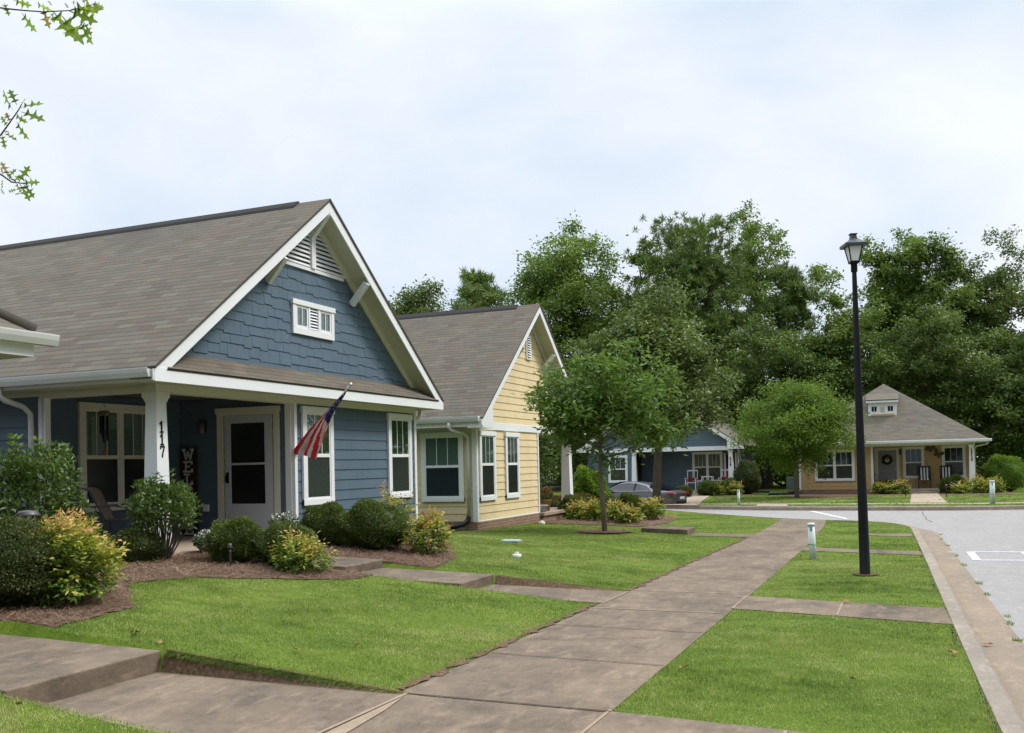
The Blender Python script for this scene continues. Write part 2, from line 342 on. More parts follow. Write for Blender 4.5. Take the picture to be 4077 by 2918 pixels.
# ------------------------------------------------------------------ ground, road, walks
K1 = [(1.0, -12), (.6, 2), (.46, 6.2), (.36, 10), (.2, 17), (.06, 22.6), (-.02, 24.0), (-.3, 25.1), (-.8, 25.9), (-1.4, 26.35), (-2.1, 26.6), (-3.2, 27.3), (-5, 29), (-7, 31.3), (-10, 35.2), (-15, 42), (-30, 60)]
K2 = [(-34, 66), (-17, 46.5), (-12, 41), (-9.5, 38.2), (-8, 36.9), (-6, 35.6), (-4.5, 34.8), (-2.5, 34.4), (1.4, 34.4), (3.5, 35.4), (7, 38.5), (9, 44), (60, 44)]
def off(P, d):
    out = []
    for i, p in enumerate(P):
        a = Vector(P[max(i-1, 0)]); b = Vector(P[min(i+1, len(P)-1)]); t = (b-a).normalized(); out.append((p[0]+t.y*d, p[1]-t.x*d))
    return out
def smooth_pl(P, n=6):
    out = []
    for i in range(len(P)-1):
        p0 = np.array(P[max(i-1, 0)]); p1 = np.array(P[i]); p2 = np.array(P[i+1]); p3 = np.array(P[min(i+2, len(P)-1)])
        for k in range(n):
            t = k/n; out.append(tuple(.5*((2*p1)+(-p0+p2)*t+(2*p0-5*p1+4*p2-p3)*t*t+(-p0+3*p1-3*p2+p3)*t**3)))
    return out+[tuple(P[-1])]
K1s = smooth_pl(K1, 5); K2s = smooth_pl(K2, 5)
def pip(X, Y, P):
    ins = np.zeros(X.shape, bool); n = len(P)
    for i in range(n):
        x0, y0 = P[i]; x1, y1 = P[(i+1) % n]
        if y0 == y1: continue
        c = ((y0 > Y) != (y1 > Y)) & (X < (x1-x0)*(Y-y0)/(y1-y0)+x0); ins ^= c
    return ins
ROAD = off(K1s, .0)+K2s+[(60, -12)]
def distpl(X, Y, P):
    d = np.full(X.shape, 1e9)
    for i in range(len(P)-1):
        ax, ay = P[i]; bx, by = P[i+1]; L2 = (bx-ax)**2+(by-ay)**2+1e-12
        t = np.clip(((X-ax)*(bx-ax)+(Y-ay)*(by-ay))/L2, 0, 1); d = np.minimum(d, np.hypot(X-ax-t*(bx-ax), Y-ay-t*(by-ay)))
    return d
xs = np.concatenate([np.arange(-300, -40, 20), np.arange(-40, -12, 1), np.arange(-12, -7.2, .3), np.arange(-7.2, -2.2, .1), np.arange(-2.2, 1.2, .09), np.arange(1.2, 12, .6), np.arange(12, 60, 6), np.arange(60, 301, 40)])
ys = np.concatenate([np.arange(-60, -2, 6), np.arange(-2, 4, .3), np.arange(4, 12.4, .07), np.arange(12.4, 20, .25), np.arange(20, 40, .1), np.arange(40, 60, .8), np.arange(60, 120, 6), np.arange(120, 401, 40)])
GX, GY = np.meshgrid(xs, ys); GZ = T(GX, GY)
ins = pip(GX, GY, ROAD); dd = np.minimum(distpl(GX, GY, K1s), distpl(GX, GY, K2s)); GZ = np.where(ins & (dd > .02), GZ-.3, GZ)
V = np.stack([GX, GY, GZ], -1).reshape(-1, 3); nx = len(xs); I = (np.arange(len(ys)-1)[:, None]*nx+np.arange(nx-1)[None]).reshape(-1, 1)
me = npmesh('ground', V, I+[[0, 1, nx+1, nx]]); me.materials.append(LAWN); me.polygons.foreach_set('use_smooth', [True]*len(me.polygons))
tag(link('ground', me), kind='structure')
def ribbon(mb, P, a, b, za, zb, step=None):
    A = off(P, a); B = off(P, b); vs = []
    for p, q in zip(A, B): vs += [(p[0], p[1], float(T(*p))+za), (q[0], q[1], float(T(*q))+zb)]
    mb.add(vs, [(2*i, 2*i+1, 2*i+3, 2*i+2) for i in range(len(P)-1)])
def kerb(P, sgn, name):
    m = MB()
    for a, b, za, zb in ((-.01, .0, -.25, .008), (0, .13, .008, .002), (.13, .155, .002, -.02), (.155, .175, -.02, -.125)): ribbon(m, P, a*sgn, b*sgn, za, zb)
    tag(m.build(name, KERBM), kind='structure')
    g = MB(); ribbon(g, P, .17*sgn, .56*sgn, -.125, -.118); tag(g.build('gutter_pan', GUTP), kind='structure')
kerb(K1s, 1, 'kerb'); kerb(K2s, 1, 'kerb')
# road surface: triangulated grid between the kerbs
rx = np.concatenate([np.arange(-20, 2, .4), np.arange(2, 61, 4)]); ry = np.concatenate([np.arange(-12, 22, 2), np.arange(22, 47, .4)])
RX, RY = np.meshgrid(rx, ry); RZ = T(RX, RY)-.128; keep = pip(RX, RY, ROAD) & (distpl(RX, RY, K1s) > .3) & (distpl(RX, RY, K2s) > .3)
m = bmesh.new(); outer = off(K1s, .55); inner = off(K2s, .55)
def sub(P):
    o = []
    for i in range(len(P)-1):
        n = max(1, int(math.dist(P[i], P[i+1])/1.5)); o += [tuple(np.array(P[i])+(np.array(P[i+1])-np.array(P[i]))*k/n) for k in range(n)]
    return o+[P[-1]]
ring = [p for p in outer]+[p for p in inner]+[(60, -12)]
vs = [m.verts.new((p[0], p[1], 0)) for p in ring]; f = m.faces.new(vs); bmesh.ops.triangulate(m, faces=[f])
for y in np.arange(-8, 46, 1.5): bmesh.ops.bisect_plane(m, geom=m.verts[:]+m.edges[:]+m.faces[:], plane_co=(0, y, 0), plane_no=(0, 1, 0))
for x in np.arange(-18, 6, 1.5): bmesh.ops.bisect_plane(m, geom=m.verts[:]+m.edges[:]+m.faces[:], plane_co=(x, 0, 0), plane_no=(1, 0, 0))
for v in m.verts: v.co.z = float(T(v.co.x, v.co.y))-.122
me = bpy.data.meshes.new('road'); m.to_mesh(me); m.free(); me.materials.append(ASPH); tag(link('road', me), kind='structure')
def sheet(name, P, z, mt, kind='structure', zabs=None, cell=.5):
    m = bmesh.new(); vv = [m.verts.new((p[0], p[1], 0)) for p in P]; [m.faces.new([vv[i] for i in tr]) for tr in tessellate_polygon([[Vector((p[0], p[1], 0)) for p in P]])]
    a = np.array(P)
    for y in np.arange(a[:, 1].min()+cell/2, a[:, 1].max(), cell): bmesh.ops.bisect_plane(m, geom=m.verts[:]+m.edges[:]+m.faces[:], plane_co=(0, y, 0), plane_no=(0, 1, 0))
    for x in np.arange(a[:, 0].min()+cell/2, a[:, 0].max(), cell): bmesh.ops.bisect_plane(m, geom=m.verts[:]+m.edges[:]+m.faces[:], plane_co=(x, 0, 0), plane_no=(1, 0, 0))
    for v in m.verts: v.co.z = float(T(v.co.x, v.co.y))+z if zabs is None else zabs
    bmesh.ops.recalc_face_normals(m, faces=m.faces)
    me = bpy.data.meshes.new(name); m.to_mesh(me); m.free(); me.materials.append(mt); return tag(link(name, me), kind=kind)
# parking-bay markings on the street, thin worn strips
for P in ([(.93, 18.86), (3.6, 19.25), (3.6, 19.4), (.93, 18.98)], [(.95, 17.36), (3.6, 17.75), (3.6, 17.87), (.95, 17.46)], [(.93, 18.9), (.95, 17.4), (1.08, 17.42), (1.06, 18.9)], [(1.8, 19.0), (1.82, 17.55), (1.95, 17.57), (1.93, 19.0)], [(.62, 18.84), (.74, 18.85), (.74, 18.91), (.62, 18.9)],
          [(-3.1, 33.6), (-1.7, 29.2), (-1.58, 29.25), (-2.95, 33.65)]):
    sheet('road_marking', P, -.117, RPAINT, cell=2)
sheet('road_crack', [(.40, 33.2), (.42, 33.2), (.405, 31.5), (.465, 30), (.445, 29), (.585, 27.9), (.56, 27.9), (.43, 29), (.45, 30), (.39, 31.5)], -.117, JOINT, cell=3)
# sidewalks and walks
SW = [(-3.38, -6), (-3.36, 6), (-3.25, 11), (-3.08, 20), (-3.12, 24), (-3.22, 27.15), (-2.02, 26.5), (-1.88, 24), (-1.74, 17.8), (-1.76, 11.4), (-1.80, 6), (-1.82, -6)]
WALKS = [SW, [(-5.5, 4.55), (-5.47, 5.93), (-3.30, 5.93), (-3.32, 4.5)], [(-1.84, 4.75), (-1.84, 5.93), (.42, 5.72), (.46, 4.6)],
         [(-5.05, 10.45), (-5.02, 11.47), (-3.2, 11.47), (-3.22, 10.47)], [(-1.80, 10.42), (-1.78, 11.43), (.32, 10.95), (.36, 9.95)],
         [(-4.46, 20.65), (-4.46, 21.5), (-3.05, 21.1), (-3.05, 20.35)], [(-1.76, 17.35), (-1.74, 18.0), (.16, 17.45), (.18, 16.8)], [(-.95, 21.1), (-.9, 21.7), (.04, 21.55), (.06, 20.85)]]
for i, P in enumerate(WALKS): sheet('sidewalk' if i == 0 else 'front_walk', P, .006 if i == 0 else .0085, CONC, cell=.6)
# dark saw-cut joints and sandy joints across the sidewalk
def strip(a, b, w, mt, z=.013):
    a = Vector(a); b = Vector(b); t = (b-a).normalized(); n = Vector((-t.y, t.x))*w/2
    sheet('sidewalk_joint', [tuple(a-n), tuple(b-n), tuple(b+n), tuple(a+n)], z, mt, cell=1)
for y in (2.9, 4.45, 7.45, 8.95, 13, 14.5, 16, 17.5, 19, 20.5, 22, 23.5, 25): strip((-3.3, y), (-1.8, y-.08), .012, JOINT)
for y in (5.95, 10.1, 11.6): strip((-3.3, y), (-1.8, y-.04), .02, JOINT if y == 5.95 else SANDM)
strip((-3.33, 4.4), (-3.3, 5.95), .03, SANDM); strip((-1.83, 4.6), (-1.81, 5.95), .022, SANDM); strip((-3.24, 10.45), (-3.23, 11.47), .022, SANDM); strip((-1.78, 10.42), (-1.78, 11.4), .022, SANDM); strip((-.7, 10.2), (-.7, 11.15), .02, SANDM); strip((-.72, 4.75), (-.7, 5.8), .02, SANDM)
sheet('sand_stain', [(-3.28, 3.6), (-3.17, 4.0), (-3.13, 4.6), (-3.21, 5.5), (-3.28, 5.9)], .0125, SANDM, cell=1)
def slab(name, P, z0, zf, mt=None):
    m = MB(); n = len(P); m.add([(x, y, z0) for x, y in P]+[(x, y, zf(x)) for x, y in P], [tuple(range(n))[::-1], tuple(range(n, 2*n))]+[(i, (i+1) % n, n+(i+1) % n, n+i) for i in range(n)])
    return tag(m.build(name, mt or CONC, bevel=.012), kind='structure')
slab('walk_step', [(-14, 4.62), (-14, 5.93), (-5.48, 5.93), (-5.48, 4.52)], -.1, lambda x: .2+.026*(-5.48-x))
slab('walk_step', [(-6.80, 10.5), (-6.80, 11.47), (-5.03, 11.47), (-5.03, 10.47)], -.1, lambda x: .182+.03*(-5.03-x))
slab('walk_step', [(-9.2, 10.55), (-9.2, 11.47), (-6.69, 11.47), (-6.69, 10.52)], 0, lambda x: .345+.04*(-6.69-x))
slab('walk_step', [(-5.6, 21.1), (-5.6, 22.0), (-4.46, 21.5), (-4.46, 20.7)], -.1, lambda x: .115)
# far side: sidewalk, walk, drive, apron
FW = [(-14, 44.3), (-9.4, 40.6), (-7, 38.9), (-3, 38.3), (3, 38.3), (9, 41)]
m = MB(); ribbon(m, smooth_pl(FW, 6), 0, .95, .012, .012); tag(m.build('sidewalk', CONC2), kind='structure')
sheet('front_walk', [(.06, 38.3), (1.32, 38.3), (1.3, 50.3), (.15, 50.3)], .018, CONC2, cell=1)
sheet('driveway', [(-8.6, 37.1), (-7.3, 36.2), (-8.9, 42), (-9.4, 50.4), (-14, 50.4), (-12.5, 42)], .02, CONC2, cell=1)
sheet('front_walk', [(-5.0, 34.9), (-3.9, 34.5), (-4.3, 38), (-5.5, 38.3)], .018, CONC2, cell=1)
# mulch beds
BED1 = [(-14, 5.95), (-6.72, 5.95), (-6.8, 6.5), (-6.87, 7.08), (-7.4, 7.6), (-7.85, 8.0), (-7.7, 8.75), (-7.05, 9.22), (-6.45, 9.72), (-6.2, 10.06), (-6.25, 10.5), (-9.3, 10.5), (-9.3, 10.0), (-14, 10.0)]
BED2 = [(-9.2, 11.45), (-5.95, 11.45), (-5.98, 11.8), (-6.16, 12.6), (-6.7, 13.6), (-7.6, 15.2), (-8.6, 17.0), (-9.35, 18.2), (-9.35, 12)]
BED3 = [(-9.3, 23.9), (-9.0, 23.5), (-8.2, 23.3), (-7.0, 23.2), (-6.2, 22.8), (-5.9, 23.2), (-5.8, 24.6), (-6.2, 27.5), (-7.5, 29.5), (-11, 30), (-11, 27.5), (-9.3, 27.5)]
RING = [(-6.35+.62*math.cos(a)*(1+.12*math.sin(3*a)), 20.65+.62*math.sin(a)) for a in np.linspace(0, 6.28, 17)[:-1]]
FB1 = [(-5.6, 48.2), (-4.6, 45.3), (-3.4, 45.0), (-2.0, 47), (-.1, 47.3), (.1, 50.5), (-5.6, 50.6)]
FB2 = [(1.3, 50.5), (1.3, 47.6), (3.6, 47.5), (4.7, 48.6), (4.6, 53), (2.9, 52), (2.9, 50.5)]
FB3 = [(-9.4, 50.5), (-9.1, 48.3), (-7.6, 48.5), (-6.9, 51), (-8.4, 52.5)]
BEDS = [BED1, BED2, BED3, RING, FB1, FB2, FB3]
def wob(P, seed):
    r_ = random.Random(seed); Q = sub(list(P)+[P[0]])[:-1]; Q = [tuple(np.array(Q[i])+(np.array(Q[(i+1) % len(Q)])-np.array(Q[i]))*k/5) for i in range(len(Q)) for k in range(5)]
    return [(x+r_.gauss(0, .022), y+r_.gauss(0, .022)) for x, y in Q]
BEDW = [wob(B, i) for i, B in enumerate(BEDS)]
for B0, B in zip(BEDS, BEDW): sheet('mulch_bed', B, .012 if B0 is not RING else .03, MULCH, kind='stuff', cell=.5)
# dry edging where the turf meets the concrete
EDG = [([(-5.4, 6.0), (-3.42, 6.0)], .10), ([(-3.40, 6.0), (-3.30, 10.4)], .10), ([(-3.25, 11.5), (-3.1, 20.3)], .09), ([(-5.0, 11.53), (-3.3, 11.53)], .06), ([(-1.73, 6.0), (-1.70, 10.35)], .035), ([(-1.75, 6.0), (.35, 5.8)], .05), ([(-1.72, 11.5), (.3, 11.05)], .04)]
for P, w in EDG[1:3]:
    w *= .7
    m = MB(); Q = []; n_ = int(math.dist(P[0], P[-1])/.09)
    for i in range(n_+1): t = i/n_; Q.append((P[0][0]+(P[1][0]-P[0][0])*t, P[0][1]+(P[1][1]-P[0][1])*t))
    A = off(Q, -w/2); B = off(Q, w/2); r_ = random.Random(len(P)+int(w*100)); vs = []
    for p, q in zip(A, B):
        for c, j in ((p, .012), (q, .022)): c = (c[0]+r_.gauss(0, j), c[1]+r_.gauss(0, j)); vs.append((c[0], c[1], float(T(*c))+.0115+abs(r_.gauss(0, .003))))
    m.add(vs, [(2*i, 2*i+1, 2*i+3, 2*i+2) for i in range(len(Q)-1)]); tag(m.build('turf_edge', THATCH), kind='stuff')
for x0, x1, yn in ((-5.46, -3.34, (5.89, 5.96, 6.0)), (-5.02, -3.26, (11.42, 11.49, 11.56, 11.6))):      # cut soil banks beside the sunken walks
    m = MB(); vs = []; n_ = 60; r_ = random.Random(3); q = len(yn)
    for i in range(n_+1):
        x = x0+(x1-x0)*i/n_; b_ = r_.gauss(0, .012)
        vs += [(x, y+(b_ if k == q-1 else 0), float(T(x, y))+(.004 if k == 0 else .007+abs(r_.gauss(0, .002)))) for k, y in enumerate(yn)]
    m.add(vs, [(q*i+k, q*i+k+1, q*i+q+k+1, q*i+q+k) for i in range(n_) for k in range(q-1)]); tag(m.build('turf_edge', THATCH), kind='stuff')
sheet('turf_edge', [(-.57+.17*math.cos(a)*(1+.2*math.sin(3*a)), 13.83+.17*math.sin(a)) for a in np.linspace(0, 6.28, 15)[:-1]], .02, THATCH, kind='stuff', cell=1)
r_ = random.Random(8)
for P0, P1 in (((-3.2, 8.1), (-2.1, 8.5)), ((-2.6, 3.4), (-1.9, 4.2)), ((-3.1, 13.2), (-2.3, 14.1))):      # hairline cracks in the sidewalk
    C_ = [(P0[0]+(P1[0]-P0[0])*t+r_.gauss(0, .03), P0[1]+(P1[1]-P0[1])*t+r_.gauss(0, .03)) for t in np.linspace(0, 1, 12)]
    sheet('sidewalk_crack', [(x, y-.0035) for x, y in C_]+[(x, y+.0035) for x, y in C_[::-1]], .0125, JOINT, cell=2)
# ------------------------------------------------------------------ grass blades and pine straw
def samp(n, x0, x1, y0, y1, g): return g.uniform(x0, x1, n), g.uniform(y0, y1, n)
HARD = WALKS+[[(-14, 4.6), (-14, 5.93), (-5.48, 5.93), (-5.48, 4.5)], [(-9.2, 10.5), (-9.2, 11.47), (-5.03, 11.47), (-5.03, 10.47)], [(-5.6, 21.1), (-5.6, 22.0), (-4.46, 21.5), (-4.46, 20.7)], [(-30, 10), (-30, 30), (-9.35, 30), (-9.35, 10)]]+BEDS
def lawn_ok(X, Y):
    k = ~pip(X, Y, ROAD)
    for P in HARD: k &= ~pip(X, Y, P)
    return k
GRASS0 = leafmat('grass_blade', [(0, (.095, .165, .014)), (.35, (.175, .27, .024)), (.6, (.235, .33, .034)), (.82, (.31, .37, .06)), (1, (.42, .36, .13))], .6, .3, nscale=.75)
def grassf(t, b):
    at = nd(t, 'ShaderNodeAttribute', attribute_name='shade'); n1 = noise(t, .45, 3, .6, 'World'); n2 = noise(t, 2.6, 5, .65, 'World', (1, 1.6, 1)); n3 = noise(t, 14, 3, .6, 'World')
    v = mth(t, 'ADD', mth(t, 'MULTIPLY', at.outputs['Fac'], .42), .29)
    for n_, k in ((n1, 1.7), (n2, 1.7), (n3, .7)): v = mth(t, 'ADD', v, mth(t, 'MULTIPLY', mth(t, 'SUBTRACT', n_, .5), k))
    c = ramp(t, v, [(0, (.085, .135, .024)), (.3, (.17, .24, .044)), (.55, (.245, .32, .066)), (.78, (.34, .385, .105)), (1, (.46, .41, .19))])
    t.links.new(c, b.inputs['Base Color']); tr = nd(t, 'ShaderNodeBsdfTranslucent'); t.links.new(c, tr.inputs[0]); mx = nd(t, 'ShaderNodeMixShader'); mx.inputs[0].default_value = .3
    t.links.new(b.outputs[0], mx.inputs[1]); t.links.new(tr.outputs[0], mx.inputs[2]); t.links.new(mx.outputs[0], t.nodes['Material Output'].inputs[0])
GRASS = mat('grass_blade_mix', (.2, .3, .04), .6, .3, grassf)
def blades(n, box, h, w, seed):
    g = np.random.default_rng(seed); X, Y = samp(n, *box, g); vis = (X > -1.32*Y-1.5) & (X < .12*Y+1.2); X, Y = X[vis], Y[vis]
    k = lawn_ok(X, Y); X, Y = X[k], Y[k]; n = len(X); a = g.uniform(0, 6.28, n); l = g.uniform(.25, 1.0, n)*h; hh = h*g.uniform(.5, 1.25, n)*(1+.35*np.sin(X*1.7+Y)*np.sin(Y*2.3-X)+.3*np.sin(X*5.1+2*np.sin(Y*3))*np.sin(Y*6.3+X*2))*np.where(g.random(n) < .012, 2.6, 1)
    C = np.stack([X, Y, T(X, Y)-.002], 1); d = np.stack([np.cos(a)*l, np.sin(a)*l, hh], 1); s = np.stack([-np.sin(a), np.cos(a), 0*a], 1)*w/2
    V = np.stack([C-s, C+s, C+d], 1).reshape(-1, 3); i = np.arange(n)[:, None]*3
    return V, i+[[0, 1, 2]], g.uniform(0, 1, n)
def weeds():
    g = np.random.default_rng(9); P = off(K1s, .57); Q = []
    for y in (3.9, 8.1, 9.9, 10.9, 11.4, 13.1, 14.2, 16.5, 18.1, 20.2, 21.8, 23.2):
        p = min(P, key=lambda q: abs(q[1]-y) if q[0] > -.5 else 99); Q.append((p[0]+g.normal(0, .02), y))
    C = np.array([(x+g.normal(0, .02), y+g.normal(0, .05), float(T(x, y))-.12) for x, y in Q for _ in range(34)]); n = len(C); d = g.normal(0, .02, (n, 3)); d[:, 2] = g.uniform(.01, .05, n); sd_ = g.normal(0, .004, (n, 3)); sd_[:, 2] = 0
    return np.stack([C-sd_, C+sd_, C+d], 1).reshape(-1, 3), np.arange(n)[:, None]*3+[[0, 1, 2]], g.uniform(.3, 1, n)
def drape(x0, x1, y, n, seed):
    g = np.random.default_rng(seed); X = g.uniform(x0, x1, n); Y = y+g.uniform(-.01, .05, n); C = np.stack([X, Y, T(X, 0*X+y+.06)+.004], 1)
    d = np.stack([g.normal(0, .012, n), -g.uniform(.02, .06, n), g.uniform(-.045, .022, n)], 1); sd_ = np.stack([np.full(n, .003), 0*X, 0*X], 1)
    return np.stack([C-sd_, C+sd_, C+d], 1).reshape(-1, 3), np.arange(n)[:, None]*3+[[0, 1, 2]], g.uniform(0, 1, n)
v, f, s_ = cat([drape(-5.45, -3.3, 5.955, 9000, 21), drape(-5.0, -3.25, 11.53, 5000, 22), blades(420000, (-8.5, .6, 2.6, 9), .020, .0055, 1), blades(330000, (-9.3, .6, 9, 16), .017, .009, 2), blades(200000, (-9.4, .5, 16, 31), .012, .02, 3), blades(90000, (-9, 5, 34.5, 50), .02, .05, 4), weeds()])
me = npmesh('grass', v, f, s_); me.materials.append(GRASS); tag(link('grass', me), kind='stuff', cat='grass', label='short mown green grass of the lawns')
STRAW = leafmat('pine_straw_needle', [(0, (.09, .05, .032)), (.4, (.19, .11, .068)), (.75, (.31, .20, .125)), (1, (.48, .36, .25))], .8, .05)
def straw(n, B, seed, L=.13, w=.0065):
    g = np.random.default_rng(seed); a = np.array(B); X, Y = samp(n, a[:, 0].min()-.1, a[:, 0].max()+.1, a[:, 1].min()-.1, a[:, 1].max()+.1, g)
    k = pip(X+g.normal(0, .07, n), Y+g.normal(0, .07, n), B) & (X > -1.32*Y-1); X, Y = X[k], Y[k]; n = len(X); t = g.uniform(0, 6.28, n); l = L*g.uniform(.5, 1.3, n)
    C = np.stack([X, Y, T(X, Y)+.014+g.uniform(0, .035, n)], 1); d = np.stack([np.cos(t)*l, np.sin(t)*l, g.normal(0, .022, n)], 1); s = np.stack([-np.sin(t), np.cos(t), 0*t], 1)*w/2
    V = np.stack([C-s, C+s, C+d], 1).reshape(-1, 3); return V, np.arange(n)[:, None]*3+[[0, 1, 2]], g.uniform(0, 1, n)
v, f, s_ = cat([straw(52000, BED1, 11), straw(40000, BED2, 12), straw(20000, BED3, 13, .12, .008), straw(2500, RING, 14, .12, .007)])
me = npmesh('pine_straw', v, f, s_); me.materials.append(STRAW); tag(link('pine_straw', me), kind='stuff', cat='mulch', label='reddish brown pine straw in the beds')
# ------------------------------------------------------------------ house building blocks
def FX(X): return lambda u, v, d: (X+d, u, v)
def FY(Y): return lambda u, v, d: (u, Y-d, v)
def siding(mb, fr, v0, v1, ul, ur, e=.178):
    v = v0
    while v < v1-.01:
        t = min(v+e, v1)
        a, b, c, d = ul(v), ur(v), ur(t), ul(t)
        if b-a > .01:
            j = a+1.2+2.2*((v*7.31) % 1)
            if b-a > 3.2 and j < b-.3:
                for p, q, p2, q2 in ((a, j-.003, d, j-.003), (j+.003, b, j+.003, max(c, d))): mb.add([fr(p, v, .018), fr(q, v, .018), fr(q2, t, .004), fr(p2, t, .004), fr(p, v, .0), fr(q, v, 0)], [(0, 1, 2, 3), (4, 5, 1, 0)])
            else: mb.add([fr(a, v, .018), fr(b, v, .018), fr(max(c, d), t, .004), fr(d, t, .004), fr(a, v, .0), fr(b, v, 0)], [(0, 1, 2, 3), (4, 5, 1, 0)])
        v += e
def wallbox(mb, fr, u0, u1, v0, v1, th=.14): mb.box(u0, u1, v0, v1, -th, -.002, fr)
def lap_wall(h, fr, u0, u1, v0, v1, mt, name='wall'):
    m = MB(); wallbox(m, fr, u0, u1, v0, v1); siding(m, fr, v0, v1, lambda v: u0, lambda v: u1); return m.build(name, mt, h)
def fbox(h, name, mt, fr, *bs, bevel=.004):
    if name in ('corner_board', 'frieze_board', 'porch_beam', 'foundation', 'porch_floor', 'door_frame') and len(bs) > 1: return [fbox(h, name, mt, fr, b, bevel=bevel) for b in bs][0]
    m = MB()
    for b in bs: m.box(*b, fr)
    return m.build(name, mt, h, bevel)
def boxes(h, name, mt, *bs):
    for b in bs: m = MB(); m.box(*b); m.build(name, mt, h)
def window(h, fr, u0, u1, v0, v1, up, lo, cols=1, mun=2, tr=.10, head=.105, sill=.10, rail=None, mtr=None, base=0):
    """head board with ears, side casings, sill board; per column an upper sash with muntins and a lower sash"""
    b = base; W_ = mtr or WHITE; m = MB(); eh = .018
    m.box(u0-.02, u1+.02, v1-head, v1, b, b+.062, fr); m.box(u0, u0+tr, v0, v1-head, b, b+.045, fr); m.box(u1-tr, u1, v0, v1-head, b, b+.045, fr); m.box(u0, u1, v0, v0+sill, b, b+.048, fr)
    a, c = u0+tr, u1-tr; cw = (c-a)/cols; mid = .07
    for i in range(1, cols): m.box(a+cw*i-mid/2, a+cw*i+mid/2, v0+sill, v1-head, b, b+.045, fr)
    w = m.build('window', W_, h, .003); zb, zt = v0+sill, v1-head; rl = rail or (zb+zt)/2
    for i in range(cols):
        x0 = a+cw*i+(mid/2 if i else 0); x1 = a+cw*(i+1)-(mid/2 if i < cols-1 else 0); s = MB(); k = .032
        for q in ((x0, x0+k, zb, zt), (x1-k, x1, zb, zt), (x0+k, x1-k, zt-k, zt), (x0+k, x1-k, zb, zb+k)): s.box(*q, b+.02, b+.036, fr)
        s.box(x0+k, x1-k, rl-.03, rl+.03, b+.02, b+.04, fr)
        for j in range(mun):
            uu = x0+k+(x1-x0-2*k)*(j+1)/(mun+1); s.box(uu-.007, uu+.007, rl+.03, zt-k, b+.02, b+.031, fr)
        s.build('sash', W_, w)
        fbox(w, 'pane', GLASS, fr, (x0+k, x1-k, rl+.03, zt-k, b+.026, b+.028), bevel=0)
        fbox(w, 'pane', GLASS2, fr, (x0+k, x1-k, zb+k, rl-.03, b+.026, b+.028), bevel=0)
        fbox(w, 'blind', up, fr, (x0+k, x1-k, rl, zt-k, b+.019, b+.0195), bevel=0)
        fbox(w, 'screen', lo, fr, (x0+k, x1-k, zb+k, rl, b+.019, b+.0195), bevel=0)
    return w
def roof_quad(mb, pts, u0=0, v0=0, th=.035):
    """pts eave-left, eave-right, ridge-right, ridge-left; uv in metres"""
    P = [Vector(p) for p in pts]; eu = (P[1]-P[0]).normalized(); nn = eu.cross(P[-1]-P[0]).normalized(); ev = nn.cross(eu)
    if nn.z < 0: nn = -nn
    if ev.z < 0: ev = -ev
    uv = [((p-P[0]).dot(eu)+u0, (p-P[0]).dot(ev)+v0) for p in P]; B = [p-nn*th for p in P]; n = len(P)
    mb.add([*P, *B], [tuple(range(n)), tuple(range(2*n-1, n-1, -1))]+[(i, n+i, n+(i+1) % n, (i+1) % n) for i in range(n)], [uv, uv[::-1]]+[[(0, 0)]*4]*n)
